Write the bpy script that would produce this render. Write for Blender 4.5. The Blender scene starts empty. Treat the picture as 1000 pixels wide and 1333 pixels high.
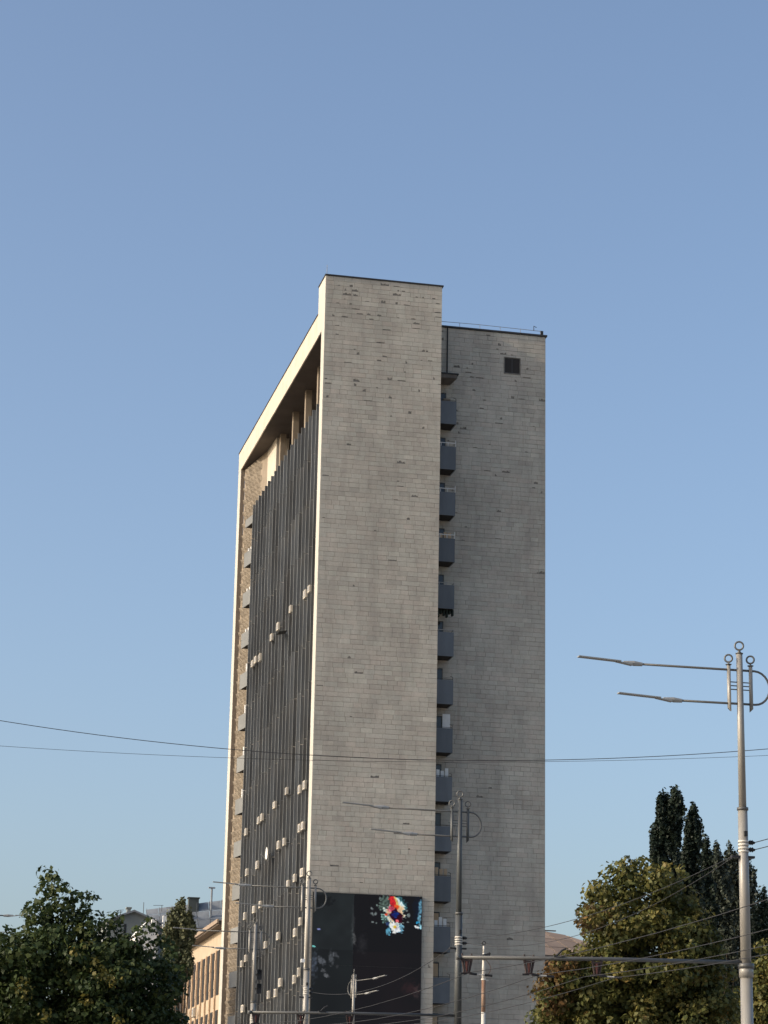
import bpy, math, random
import numpy as np
from mathutils import Matrix, Vector

S = bpy.context.scene
C = S.collection
rnd = random.Random(11)
rng = np.random.default_rng(11)

# ------------------------------------------------------------------ camera, sky, sun, exposure
CAM = Vector((-28.701, -151.915, 1.7))
R_ = Vector((0.97660, -0.21756, 0.01923)).normalized()
F_ = Vector((0.20477, 0.93994, 0.27309)).normalized()
U_ = R_.cross(F_).normalized()
R_ = F_.cross(U_).normalized()
cd = bpy.data.cameras.new('camera'); cam = bpy.data.objects.new('camera', cd); C.objects.link(cam)
cam.matrix_world = Matrix(((R_.x, U_.x, -F_.x, CAM.x), (R_.y, U_.y, -F_.y, CAM.y), (R_.z, U_.z, -F_.z, CAM.z), (0, 0, 0, 1)))
cd.sensor_fit = 'VERTICAL'; cd.sensor_height = 36.0; cd.lens = 3141.4 / 1333 * 36.0
cd.clip_start = 0.5; cd.clip_end = 6000
S.camera = cam

SUN_EL, SUN_A = math.radians(24.2), math.radians(5.2)          # elevation; angle in front of the plane of the end wall
sun_dir = Vector((-math.cos(SUN_A) * math.cos(SUN_EL), -math.sin(SUN_A) * math.cos(SUN_EL), math.sin(SUN_EL)))
world = bpy.data.worlds.new('World'); S.world = world; world.use_nodes = True
wn = world.node_tree
for n in list(wn.nodes): wn.nodes.remove(n)
sky = wn.nodes.new('ShaderNodeTexSky'); sky.sky_type = 'NISHITA'; sky.sun_disc = False
sky.sun_elevation = SUN_EL
sky.sun_rotation = math.atan2(sun_dir.x, sun_dir.y)
sky.altitude = 100; sky.air_density = 0.95; sky.dust_density = 3.9; sky.ozone_density = 1.7
bg = wn.nodes.new('ShaderNodeBackground'); bg.inputs['Strength'].default_value = 0.13
wo = wn.nodes.new('ShaderNodeOutputWorld')
wn.links.new(sky.outputs[0], bg.inputs[0]); wn.links.new(bg.outputs[0], wo.inputs[0])
sl = bpy.data.lights.new('sun', 'SUN'); sl.energy = 2.2; sl.angle = math.radians(0.5); sl.color = (1.0, 0.87, 0.70)
so = bpy.data.objects.new('sun', sl); C.objects.link(so)
so.rotation_euler = (-sun_dir).to_track_quat('-Z', 'Y').to_euler(); so.location = (-60, -60, 90)
S.view_settings.view_transform = 'Standard'; S.view_settings.look = 'None'
S.view_settings.exposure = 0.73; S.view_settings.gamma = 1.0
try: S.view_settings.use_curve_mapping = False
except Exception: pass
S.cycles.max_bounces = 6; S.cycles.transparent_max_bounces = 6

def spot(px, py, D):
    """A measured direction turned into a point at depth D metres (only used to lay the plan out)."""
    return CAM + (F_ + R_ * ((px - 500) / 3141.4) - U_ * ((py - 666.5) / 3141.4)) * D

# ------------------------------------------------------------------ materials
def mat(name, col, rough=0.7, metal=0.0, var=0.0, scale=3.0, stretch=(1, 1, 1), col2=None, bump=0.0, bscale=20, spec=0.3, tint=False, tintlo=0.75, tinthi=1.25, detail=6):
    m = bpy.data.materials.new(name); m.use_nodes = True
    nt = m.node_tree; b = nt.nodes['Principled BSDF']
    b.inputs['Roughness'].default_value = rough; b.inputs['Metallic'].default_value = metal
    b.inputs['Specular IOR Level'].default_value = spec
    c = (*col, 1)
    b.inputs['Base Color'].default_value = c
    out = None
    if var or col2:
        tc = nt.nodes.new('ShaderNodeTexCoord'); mp = nt.nodes.new('ShaderNodeMapping'); mp.inputs['Scale'].default_value = stretch
        nt.links.new(tc.outputs['Object'], mp.inputs[0])
        nz = nt.nodes.new('ShaderNodeTexNoise'); nz.inputs['Scale'].default_value = scale; nz.inputs['Detail'].default_value = detail; nz.inputs['Roughness'].default_value = 0.65
        nt.links.new(mp.outputs[0], nz.inputs['Vector'])
        rp = nt.nodes.new('ShaderNodeValToRGB'); rp.color_ramp.elements[0].position = 0.3; rp.color_ramp.elements[1].position = 0.7
        lo = col2 if col2 else tuple(x * (1 - var) for x in col)
        hi = col if col2 else tuple(min(1, x * (1 + var)) for x in col)
        rp.color_ramp.elements[0].color = (*lo, 1); rp.color_ramp.elements[1].color = (*hi, 1)
        nt.links.new(nz.outputs['Fac'], rp.inputs[0]); out = rp.outputs[0]
    if tint:
        at = nt.nodes.new('ShaderNodeAttribute'); at.attribute_name = 'tint'
        mr = nt.nodes.new('ShaderNodeMapRange'); mr.inputs['To Min'].default_value = tintlo; mr.inputs['To Max'].default_value = tinthi
        nt.links.new(at.outputs['Fac'], mr.inputs['Value'])
        mx = nt.nodes.new('ShaderNodeMix'); mx.data_type = 'RGBA'; mx.blend_type = 'MULTIPLY'; mx.inputs['Factor'].default_value = 1
        if out: nt.links.new(out, mx.inputs['A'])
        else: mx.inputs['A'].default_value = c
        nt.links.new(mr.outputs[0], mx.inputs['B']); out = mx.outputs['Result']
    if out: nt.links.new(out, b.inputs['Base Color'])
    if bump:
        tc = nt.nodes.new('ShaderNodeTexCoord'); n2 = nt.nodes.new('ShaderNodeTexNoise'); n2.inputs['Scale'].default_value = bscale; n2.inputs['Detail'].default_value = 5
        nt.links.new(tc.outputs['Object'], n2.inputs['Vector'])
        bp = nt.nodes.new('ShaderNodeBump'); bp.inputs['Strength'].default_value = bump; bp.inputs['Distance'].default_value = 0.03
        nt.links.new(n2.outputs['Fac'], bp.inputs['Height']); nt.links.new(bp.outputs[0], b.inputs['Normal'])
    return m

def stone_mat():
    m = bpy.data.materials.new('limestone_slab'); m.use_nodes = True
    nt = m.node_tree; b = nt.nodes['Principled BSDF']; b.inputs['Roughness'].default_value = 0.85; b.inputs['Specular IOR Level'].default_value = 0.2
    L = nt.links.new
    at = nt.nodes.new('ShaderNodeAttribute'); at.attribute_name = 'tint'
    rp = nt.nodes.new('ShaderNodeValToRGB'); e = rp.color_ramp.elements
    e[0].position = 0; e[0].color = (0.384, 0.358, 0.305, 1); e[1].position = 1; e[1].color = (0.511, 0.476, 0.403, 1)
    for p, c in ((0.3, (0.430, 0.391, 0.330, 1)), (0.5, (0.444, 0.419, 0.357, 1)), (0.7, (0.465, 0.415, 0.350, 1)), (0.85, (0.467, 0.443, 0.373, 1))):
        q = e.new(p); q.color = c
    L(at.outputs['Fac'], rp.inputs[0])
    geo = nt.nodes.new('ShaderNodeNewGeometry')
    def noise(scale, st, lo, hi, tomin, tomax, detail=6):
        mp = nt.nodes.new('ShaderNodeMapping'); mp.inputs['Scale'].default_value = st; L(geo.outputs['Position'], mp.inputs[0])
        n = nt.nodes.new('ShaderNodeTexNoise'); n.inputs['Scale'].default_value = scale; n.inputs['Detail'].default_value = detail; n.inputs['Roughness'].default_value = .6
        L(mp.outputs[0], n.inputs['Vector'])
        r = nt.nodes.new('ShaderNodeMapRange'); r.inputs['From Min'].default_value = lo; r.inputs['From Max'].default_value = hi; r.inputs['To Min'].default_value = tomin; r.inputs['To Max'].default_value = tomax
        L(n.outputs['Fac'], r.inputs['Value']); return r.outputs[0]
    cur = rp.outputs[0]
    for f in (noise(0.42, (1, 1, 1.1), .38, .66, .88, 1.05, 4), noise(0.16, (1, 1, .6), .35, .65, .90, 1.06), noise(0.9, (1.6, 1, .16), .45, .72, 1.03, .88), noise(5, (1, 1, 1), .3, .7, .94, 1.05), noise(26, (1, 1, 2.5), .3, .7, .95, 1.05)):
        mx = nt.nodes.new('ShaderNodeMix'); mx.data_type = 'RGBA'; mx.blend_type = 'MULTIPLY'; mx.inputs['Factor'].default_value = 1
        L(cur, mx.inputs['A']); L(f, mx.inputs['B']); cur = mx.outputs['Result']
    # rusty drips here and there
    f = noise(0.7, (2.2, 1, .12), .64, .78, 0, .55)
    mx = nt.nodes.new('ShaderNodeMix'); mx.data_type = 'RGBA'; L(f, mx.inputs['Factor']); L(cur, mx.inputs['A']); mx.inputs['B'].default_value = (.26, .21, .16, 1); cur = mx.outputs['Result']
    L(cur, b.inputs['Base Color'])
    n2 = nt.nodes.new('ShaderNodeTexNoise'); n2.inputs['Scale'].default_value = 9; n2.inputs['Detail'].default_value = 6; L(geo.outputs['Position'], n2.inputs['Vector'])
    bp = nt.nodes.new('ShaderNodeBump'); bp.inputs['Strength'].default_value = .35; bp.inputs['Distance'].default_value = .02
    L(n2.outputs['Fac'], bp.inputs['Height']); L(bp.outputs[0], b.inputs['Normal'])
    return m

def leaf_mat(name, cols, transl=0.3):
    m = bpy.data.materials.new(name); m.use_nodes = True; nt = m.node_tree; L = nt.links.new
    for n in list(nt.nodes): nt.nodes.remove(n)
    at = nt.nodes.new('ShaderNodeAttribute'); at.attribute_name = 'tint'
    rp = nt.nodes.new('ShaderNodeValToRGB'); e = rp.color_ramp.elements
    e[0].position = cols[0][0]; e[0].color = (*cols[0][1], 1); e[1].position = cols[-1][0]; e[1].color = (*cols[-1][1], 1)
    for p, c in cols[1:-1]:
        q = e.new(p); q.color = (*c, 1)
    L(at.outputs['Fac'], rp.inputs[0])
    p = nt.nodes.new('ShaderNodeBsdfPrincipled'); p.inputs['Roughness'].default_value = .55; p.inputs['Specular IOR Level'].default_value = .25
    L(rp.outputs[0], p.inputs['Base Color'])
    t = nt.nodes.new('ShaderNodeBsdfTranslucent'); L(rp.outputs[0], t.inputs['Color'])
    mx = nt.nodes.new('ShaderNodeMixShader'); mx.inputs[0].default_value = transl; L(p.outputs[0], mx.inputs[1]); L(t.outputs[0], mx.inputs[2])
    o = nt.nodes.new('ShaderNodeOutputMaterial'); L(mx.outputs[0], o.inputs[0])
    return m

M = {}
M['stone'] = stone_mat()
M['mortar'] = mat('mortar_backing', (.19, .176, .155), .95, var=.3, scale=4)
M['cream'] = mat('cream_stone', (.47, .45, .395), .8, var=.12, scale=.6, stretch=(1, 1, .3), bump=.15)
M['fascia'] = mat('fascia_render', (.50, .445, .365), .85, var=.12, scale=.8, bump=.15)
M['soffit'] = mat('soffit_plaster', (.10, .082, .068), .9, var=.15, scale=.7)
M['tanwall'] = mat('tan_concrete', (.25, .205, .155), .9, var=.12, scale=1.2, bump=.2)
M['relief'] = mat('relief_concrete', (.205, .172, .132), .9, var=.15, scale=2.5, tint=True, tintlo=.85, tinthi=1.12)
M['dormer'] = mat('dark_green_sheet', (.07, .08, .075), .8)
M['fin'] = mat('weathered_fin_metal', (.235, .248, .252), .55, metal=.1, var=.0, scale=.8, stretch=(1, 1.2, .14), col2=(.105, .10, .09), tint=True, tintlo=.68, tinthi=1.25)
M['panel'] = mat('dark_glazing', (.06, .062, .065), .28, spec=.5, var=.35, scale=1.6, stretch=(1, 1, .25), tint=True, tintlo=.4, tinthi=1.7)
M['spandrel'] = mat('dark_spandrel', (.13, .12, .105), .5, var=.3, scale=1.3, stretch=(1, 1, .3), tint=True, tintlo=.6, tinthi=1.3)
M['flash'] = mat('dark_flashing', (.035, .035, .037), .6, var=.2)
M['balc'] = mat('blue_grey_panel', (.15, .165, .18), .6, var=.12, scale=1.2, stretch=(1, 1, .3), tint=True, tintlo=.75, tinthi=1.2)
M['balc_light'] = mat('pale_grey_panel', (.185, .188, .182), .7, var=.12, scale=1.0, tint=True, tintlo=.85, tinthi=1.1)
M['underside'] = mat('shaded_slab', (.035, .032, .03), .95, var=.2)  # shade under the balconies put into a near-black slab colour
M['slab'] = mat('balcony_concrete', (.13, .115, .10), .9, var=.25, scale=2)
M['white'] = mat('white_paint', (.74, .73, .70), .5, var=.08, scale=3)
M['acold'] = mat('yellowed_shell', (.52, .47, .39), .6, var=.2, scale=4)
M['ac'] = mat('air_conditioner_shell', (.66, .64, .59), .55, var=.12, scale=3)
M['acgrille'] = mat('air_conditioner_grille', (.25, .25, .25), .6)
M['glass'] = mat('window_glass', (.02, .022, .025), .08, spec=.6)
M['dimglass'] = mat('dim_glass', (.035, .03, .026), .5, spec=.15)
M['frame'] = mat('window_frame', (.05, .048, .045), .5)
M['wframe'] = mat('pale_window_frame', (.5, .5, .48), .5)
M['curtain'] = mat('beige_curtain', (.50, .36, .23), .8, var=.2, scale=6, stretch=(3, 1, .2))
M['pole'] = mat('cream_pole_paint', (.30, .29, .265), .42, metal=.1, col2=(.215, .195, .165), scale=3.2, stretch=(1, 1, .22), spec=.5)
M['steel'] = mat('grey_steel', (.115, .115, .11), .45, metal=.35, var=.12, scale=3)
M['dark'] = mat('dark_iron', (.025, .025, .026), .55)
M['rust'] = mat('rusty_iron', (.17, .085, .05), .8, var=.0, col2=(.30, .22, .16), scale=6, stretch=(1, 1, .3))
M['band'] = mat('pale_band', (.55, .52, .46), .5)
M['lamp'] = mat('lamp_housing', (.30, .30, .285), .45, metal=.2)
M['hanger'] = mat('hanger_iron', (.045, .03, .027), .65)
M['hangred'] = mat('hanger_red_insulator', (.06, .022, .02), .5)
M['wire'] = mat('wire_black', (.03, .03, .032), .6)
M['peach'] = mat('peach_render', (.43, .345, .25), .9, var=.1, scale=.7, bump=.1)
M['brickpier'] = mat('brick_pier', (.40, .295, .20), .9, var=.2, scale=4)
M['eave'] = mat('eave_timber', (.12, .095, .075), .8, var=.2)
M['brownroof'] = mat('brown_roof', (.30, .23, .17), .75, var=.15)
M['greyroof'] = mat('grey_metal_roof', (.185, .20, .215), .6, var=.15, scale=.8, tint=True, tintlo=.85, tinthi=1.12)
M['greenwall'] = mat('grey_green_wall', (.19, .205, .195), .9, var=.1, scale=.5)
M['greywall'] = mat('grey_wall', (.24, .25, .265), .9, var=.1, scale=.5)
M['tanroof'] = mat('tan_metal_roof', (.27, .205, .16), .6, var=.12, scale=.6, tint=True, tintlo=.82, tinthi=1.12)
M['brownwall'] = mat('brown_wall', (.12, .085, .065), .9, var=.2)  # dark brown for the wall, roof deck and attic
M['teal'] = mat('teal_panel', (.06, .13, .14), .6)
M['bark'] = mat('bark', (.075, .055, .04), .95, var=.3, scale=6, bump=.5)
M['ground'] = mat('ground_earth', (.26, .235, .195), .95, var=.25, scale=.3)
M['asphalt'] = mat('asphalt', (.05, .05, .052), .9, var=.2, scale=2)
M['paving'] = mat('paving', (.34, .32, .29), .9, var=.15, scale=1.5)
M['paint'] = mat('road_paint', (.7, .7, .68), .7)
M['linden'] = leaf_mat('shaded_linden_leaf', [(0, (.020, .037, .012)), (.6, (.046, .066, .019)), (.9, (.078, .094, .026)), (1, (.12, .12, .03))], .22)  # darkened leaf colours carry the shade over this tree
M['maple'] = leaf_mat('turning_leaf', [(0, (.034, .047, .016)), (.35, (.086, .096, .028)), (.7, (.132, .122, .034)), (.92, (.172, .14, .038)), (1, (.18, .095, .033))], .25)
M['rustleaf'] = leaf_mat('rusty_leaf', [(0, (.042, .034, .014)), (.5, (.10, .068, .024)), (1, (.15, .078, .028))], .25)
M['sunlitleaf'] = leaf_mat('sunlit_leaf', [(0, (.05, .055, .016)), (.6, (.11, .10, .024)), (1, (.24, .19, .04))], .35)  # sun on single leaves put into a yellower leaf colour
M['poplar'] = leaf_mat('poplar_leaf', [(0, (.010, .018, .013)), (.7, (.020, .031, .020)), (1, (.035, .045, .025))], .15)
M['olive'] = leaf_mat('olive_leaf', [(0, (.065, .078, .042)), (.6, (.13, .14, .075)), (1, (.19, .185, .095))], .2)
M['poplar_far'] = leaf_mat('hazy_poplar_leaf', [(0, (.03, .04, .03)), (.7, (.055, .066, .047)), (1, (.085, .092, .06))], .15)  # haze put into paler, greyer leaf colours than the dark poplars

# ------------------------------------------------------------------ helpers
class MB:
    def __init__(s): s.v = []; s.f = []; s.t = []
    def quad(s, a, b, c, d, t=.5):
        i = len(s.v); s.v += [tuple(a), tuple(b), tuple(c), tuple(d)]; s.f.append((i, i + 1, i + 2, i + 3)); s.t.append(t)
    def poly(s, pts, t=.5):
        i = len(s.v); s.v += [tuple(p) for p in pts]; s.f.append(tuple(range(i, i + len(pts)))); s.t.append(t)
    def box(s, x0, x1, y0, y1, z0, z1, t=.5):
        i = len(s.v)
        s.v += [(x0, y0, z0), (x1, y0, z0), (x1, y1, z0), (x0, y1, z0), (x0, y0, z1), (x1, y0, z1), (x1, y1, z1), (x0, y1, z1)]
        for q in ((0, 3, 2, 1), (4, 5, 6, 7), (0, 1, 5, 4), (1, 2, 6, 5), (2, 3, 7, 6), (3, 0, 4, 7)):
            s.f.append(tuple(i + k for k in q)); s.t.append(t)
    def prism(s, pts, z0, z1, t=.5):            # plan polygon, counter-clockwise
        n = len(pts); i = len(s.v)
        s.v += [(x, y, z0) for x, y in pts] + [(x, y, z1) for x, y in pts]
        s.f.append(tuple(i + k for k in reversed(range(n)))); s.t.append(t)
        s.f.append(tuple(i + n + k for k in range(n))); s.t.append(t)
        for k in range(n):
            l = (k + 1) % n; s.f.append((i + k, i + l, i + n + l, i + n + k)); s.t.append(t)
    def tube(s, pts, rad, n=8, t=.5, caps=True):
        pts = [Vector(p) for p in pts]
        if not hasattr(rad, '__len__'): rad = [rad] * len(pts)
        base = len(s.v); ref = None
        for k, p in enumerate(pts):
            d = (pts[min(k + 1, len(pts) - 1)] - pts[max(k - 1, 0)]).normalized()
            if ref is None: ref = Vector((1, 0, 0)) if abs(d.x) < .8 else Vector((0, 1, 0))
            a = (ref - d * ref.dot(d)).normalized(); ref = a; b = d.cross(a)
            for j in range(n):
                w = 2 * math.pi * j / n
                s.v.append(tuple(p + (a * math.cos(w) + b * math.sin(w)) * rad[k]))
        for k in range(len(pts) - 1):
            for j in range(n):
                l = (j + 1) % n
                s.f.append((base + k * n + j, base + k * n + l, base + (k + 1) * n + l, base + (k + 1) * n + j)); s.t.append(t)
        if caps:
            s.f.append(tuple(base + j for j in reversed(range(n)))); s.t.append(t)
            e = base + (len(pts) - 1) * n; s.f.append(tuple(e + j for j in range(n))); s.t.append(t)
    def ring(s, c, R, r, ax, n=20, m=8):           # a torus whose axis is ax
        c = Vector(c); ax = Vector(ax).normalized(); a = ax.orthogonal().normalized(); b = ax.cross(a); i = len(s.v)
        for k in range(n):
            w = 2 * math.pi * k / n; d = a * math.cos(w) + b * math.sin(w)
            for j in range(m):
                q = 2 * math.pi * j / m; s.v.append(tuple(c + d * (R + r * math.cos(q)) + ax * r * math.sin(q)))
        for k in range(n):
            for j in range(m):
                k2, j2 = (k + 1) % n, (j + 1) % m
                s.f.append((i + k * m + j, i + k2 * m + j, i + k2 * m + j2, i + k * m + j2)); s.t.append(.5)
    def build(s, name, m, parent=None, smooth=False, kind=None, loc=None):
        me = bpy.data.meshes.new(name); me.from_pydata(s.v, [], s.f); me.materials.append(m)
        a = me.attributes.new('tint', 'FLOAT', 'FACE'); a.data.foreach_set('value', s.t)
        if smooth:
            me.polygons.foreach_set('use_smooth', [len(f) == 4 for f in s.f])
        o = bpy.data.objects.new(name, me); C.objects.link(o)
        if parent: o.parent = parent
        if kind: o['kind'] = kind
        if loc: o.location = loc
        return o

def tag(o, label=None, cat=None, group=None, kind=None):
    if label: o['label'] = label
    if cat: o['category'] = cat
    if group: o['group'] = group
    if kind: o['kind'] = kind
    return o
def empty(name, label, cat, loc=(0, 0, 0), group=None):
    o = bpy.data.objects.new(name, None); o.empty_display_size = .3; C.objects.link(o); o.location = loc
    return tag(o, label, cat, group)
def bx(name, m, parent, *a, **k):
    b = MB(); b.box(*a); return b.build(name, m, parent, **k)
def copy_tree(o, parent=None):
    c = o.copy(); C.objects.link(c)
    if parent: c.parent = parent
    for ch in list(o.children): copy_tree(ch, c)
    return c

# ------------------------------------------------------------------ ground, road, pavement
g = MB(); g.quad((-3000, -1500, 0), (3000, -1500, 0), (3000, 4500, 0), (-3000, 4500, 0)); tag(g.build('ground', M['ground']), kind='structure')
g = MB(); g.quad((-32, -400, .004), (-14.5, -400, .004), (-14.5, 500, .004), (-32, 500, .004)); tag(g.build('road', M['asphalt']), kind='structure')
g = MB(); g.box(-14.5, -.2, -400, 500, -.1, .13); tag(g.build('pavement', M['paving']), kind='structure')
g = MB(); g.box(-38, -32, -400, 500, -.1, .13); tag(g.build('pavement', M['paving']), kind='structure')
g = MB()
for k in range(60): g.box(-23.3, -23.15, -200 + k * 8, -197 + k * 8, .004, .009)
tag(g.build('lane_marking', M['paint']), kind='structure')
g = MB(); g.quad((-.2, -400, .05), (90, -400, .05), (90, 36, .05), (-.2, 36, .05)); tag(g.build('bounce_paving', M['paving']), kind='structure')  # unseen pale paving added to bounce light up onto the wing wall

# ------------------------------------------------------------------ the tower
W, LEN, TOP = 8.19, 36.27, 62.36
ROOF, SOF, TERR = 60.33, 58.66, 53.6
WX, WY, WTOP = 17.05, 5.0, 61.29
tower = empty('office_tower', 'tall pale stone clad office tower with dark finned side facade and plain end walls', 'tower')

# end wall: core slab + slabs of stone set on it
end = bx('end_wall', M['mortar'], tower, .03, W, .0, 1.05, 0, TOP - .03)
bx('parapet_block', M['cream'], tower, .03, W - .01, 1.053, 2.4, ROOF - .2, TOP - .03)
side = MB(); side.box(-.01, .03, -.025, 1.052, 0, SOF - .003); side.box(-.01, .03, -.025, 2.4, SOF, TOP - .03)
side.build('corner_strip', M['cream'], tower)
wing = MB(); wing.box(W - 1.5, WX, WY + .03, 26, 0, WTOP - .02); wing = wing.build('wing_wall', M['mortar'], tower)

def tile_box(b, x0, x1, z0, z1, yf, yb, t, tilt, ry):
    i = len(b.v)
    b.v += [(x0, yb, z0), (x1, yb, z0), (x1, yb, z1), (x0, yb, z1),
            (x0, yf - tilt - ry, z0), (x1, yf + tilt - ry, z0), (x1, yf + tilt + ry, z1), (x0, yf - tilt + ry, z1)]
    for q in ((4, 5, 6, 7), (0, 1, 5, 4), (1, 2, 6, 5), (2, 3, 7, 6), (3, 0, 4, 7)):
        b.f.append(tuple(i + k for k in q)); b.t.append(t)

def cladding(x0, x1, ztop, zbot, y, seed, chip, skip=None, ch=.325):
    """Returns a list of (z0, area, list of boxes); a box is (x0,x1,z0,z1,tint,tilt,ry)."""
    r = random.Random(seed); out = []; z = ztop; row = 0; band = .5
    while z - ch > zbot:
        z1 = z; z0 = z - ch; x = x0; row += 1
        band = .75 * band + .25 * r.uniform(.2, .8); course = band + r.uniform(-.1, .1)
        first = r.uniform(.3, .8); long_row = r.random() < .22
        while x < x1 - .01:
            w = first if x == x0 else r.choice((.55, .66, .66, .7, .78)) * r.uniform(.93, 1.07) * (1.5 if long_row else 1)
            xe = min(x1, x + w)
            if x1 - xe < .22: xe = x1
            t = min(.99, max(.01, course + r.gauss(0, .15) + (.22 if r.random() < .05 else 0)))
            tilt = r.gauss(0, .0016); ry = r.gauss(0, .0012); gp = .004 if r.random() < .65 else .009; gz = .008 if r.random() < .6 else .016
            a, bb, c, d = x + gp, xe - gp, z0 + gz, z1 - gz * .3
            if x == x0: a = x
            if xe == x1: bb = x1
            boxes = []
            p = chip(.5 * (a + bb), z0, r)
            hole = skip and (a < skip[1] and bb > skip[0] and c < skip[3] and d > skip[2])
            if hole:
                if a < skip[0]: boxes.append((a, min(bb, skip[0]), c, d, t, 0, 0))
                if bb > skip[1]: boxes.append((max(a, skip[1]), bb, c, d, t, 0, 0))
                if c < skip[2]: boxes.append((max(a, skip[0]), min(bb, skip[1]), c, skip[2], t, 0, 0))
                if d > skip[3]: boxes.append((max(a, skip[0]), min(bb, skip[1]), skip[3], d, t, 0, 0))
            elif p:
                hw = min(bb - a - .02, r.choice((.12, .16, .22, .3, .44, .56))); hh = r.choice((.05, .07, .09, .12, .15)); s0 = r.uniform(a, bb - hw)
                top = min(d - .02, c + hh * 1.6)
                boxes = [(a, bb, top, d, t, 0, 0)]
                if s0 - a > .01: boxes.append((a, s0, c, top, t, 0, 0))
                if bb - s0 - hw > .01: boxes.append((s0 + hw, bb, c, top, t, 0, 0))
                nn = max(2, int(hw / .055)); ww = hw / nn
                for q in range(nn):                     # ragged upper edge of the broken piece
                    h0 = c + hh * (r.uniform(.8, 1.15) if hh < .1 else r.uniform(.55, 1.4))
                    if h0 < top - .005: boxes.append((s0 + q * ww, s0 + q * ww + ww, h0, top, t, 0, 0))
            else: boxes = [(a, bb, c, d, t, tilt, ry)]
            out.append((z0, boxes)); x = xe
        z -= ch
    return out

def chip_end(x, z, r):
    d = TOP - z
    p = .30 if .9 < d < 3.2 else .19 if d < 9 else .05 if d < 18 else .018
    return r.random() < p * (1.5 if (math.sin(x * 2.1 + z * 1.3) > .2) else .45)
def chip_wing(x, z, r):
    d = WTOP - z
    p = .10 if d < 9 else .05 if d < 16 else .010
    return r.random() < p * (1.7 if (math.sin(x * 1.7 + z * 1.1) > .2) else .3)

def add_tiles(tiles, parent, yf, singles):
    rest = MB()
    for k, (z0, boxes) in enumerate(tiles):
        if k in singles:
            b = MB()
            for (a, c, d, e, t, ti, ry) in boxes: tile_box(b, a, c, d, e, yf, yf + .05, t, ti, ry)
            b.build('stone_panel', M['stone'], parent)
        else:
            for (a, c, d, e, t, ti, ry) in boxes: tile_box(rest, a, c, d, e, yf, yf + .05, t, ti, ry)
    rest.build('stone_cladding', M['stone'], parent, kind='stuff')

SCR = (.25, 7.42, 8.6, 20.33)
tiles = [t for t in cladding(.031, W, TOP - .05, .6, 0, 3, chip_end) if not (t[0] + .33 < SCR[3] - .3 and t[1][0][1] < SCR[1] - .3 and t[1][0][0] > SCR[0])]
vis = sorted((k for k, t in enumerate(tiles) if t[0] > 20.0 and len(t[1]) == 1 and t[1][0][1] - t[1][0][0] > .4), key=lambda k: tiles[k][0])[:290]
add_tiles(tiles, end, -.028, set(vis))
WIN = (14.05, 15.17, 58.27, 59.42)
wt = cladding(W + .9, WX + .012, WTOP - .04, .6, WY, 5, chip_wing, WIN)
add_tiles(wt, wing, WY - .02, set())
e = MB(); e.box(WX + .0, WX + .05, WY + .05, 26, 0, WTOP - .02); e.build('return_wall', M['cream'], tower)

# plant room window in the wing
w = bx('window', M['frame'], tower, WIN[0], WIN[1], WY + .0, WY + .032, WIN[2], WIN[3])
for k in range(2):
    bx('pane', M['dimglass'], w, WIN[0] + .05 + k * .54, WIN[0] + .53 + k * .54, WY - .008, WY - .002, WIN[2] + .06, WIN[3] - .06)
bx('frame', M['frame'], w, WIN[0] + .525, WIN[0] + .575, WY - .014, WY - .0005, WIN[2] + .01, WIN[3] - .01)

# unseen block added behind the raised parapet to cast the wing's shadow line
lh = bx('wing_shadow_block', M['fascia'], tower, 2.6, W - .06, 2.46, 8.5, ROOF - .1, 63.15)
bx('roof', M['flash'], lh, 2.5, W - .0, 2.4, 8.6, 63.153, 63.25)
for (a, b_, c, d) in ((WIN[0] - .05, WIN[1] + .05, WIN[3] + .001, WIN[3] + .045), (WIN[0] - .05, WIN[1] + .05, WIN[2] - .06, WIN[2] - .001), (WIN[0] - .05, WIN[0] - .001, WIN[2], WIN[3]), (WIN[1] + .001, WIN[1] + .05, WIN[2], WIN[3])):
    bx('sill' if d < WIN[2] else 'surround', M['mortar'], w, a, b_, WY - .07, WY + .02, c, d)
# roof edges
fl = MB(); fl.box(-.06, W + .1, -.09, 2.45, TOP - .03, TOP + .06)
fl.build('roof_flashing', M['flash'], tower)
fl = MB(); fl.box(W + .004, WX + .14, WY - .12, 26, WTOP - .02, WTOP + .10); fl.build('roof_flashing', M['flash'], tower)
rl = MB()
for x in np.arange(9.3, 17.0, 1.5): rl.tube([(x, WY + .3, WTOP + .1), (x, WY + .3, WTOP + .55)], .018, 5)
rl.tube([(8.6, WY + .3, WTOP + .52), (12, WY + .3, WTOP + .56), (17.0, WY + .3, WTOP + .50)], .02, 5)
rl.build('roof_rail', M['lamp'], tower)
rl = MB(); rl.tube([(16.3, WY + .3, WTOP + .5), (16.3, WY + .3, WTOP + .85), (16.5, WY + .3, WTOP + .75)], .03, 5); rl.box(16.8, 16.98, WY + .2, WY + .4, WTOP + .1, WTOP + .5); rl.build('roof_vent', M['dark'], tower)
rl = MB(); rl.tube([(1.2, 6, ROOF), (1.2, 6, ROOF + 5.2)], .02, 5); rl.build('roof_mast', M['lamp'], tower)
rl = MB(); rl.tube([(5.6, 1.2, TOP), (5.6, 1.2, TOP + .35)], .05, 6); rl.box(5.45, 5.75, 1.1, 1.3, TOP + .3, TOP + .36); rl.build('roof_vent', M['lamp'], tower)

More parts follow.
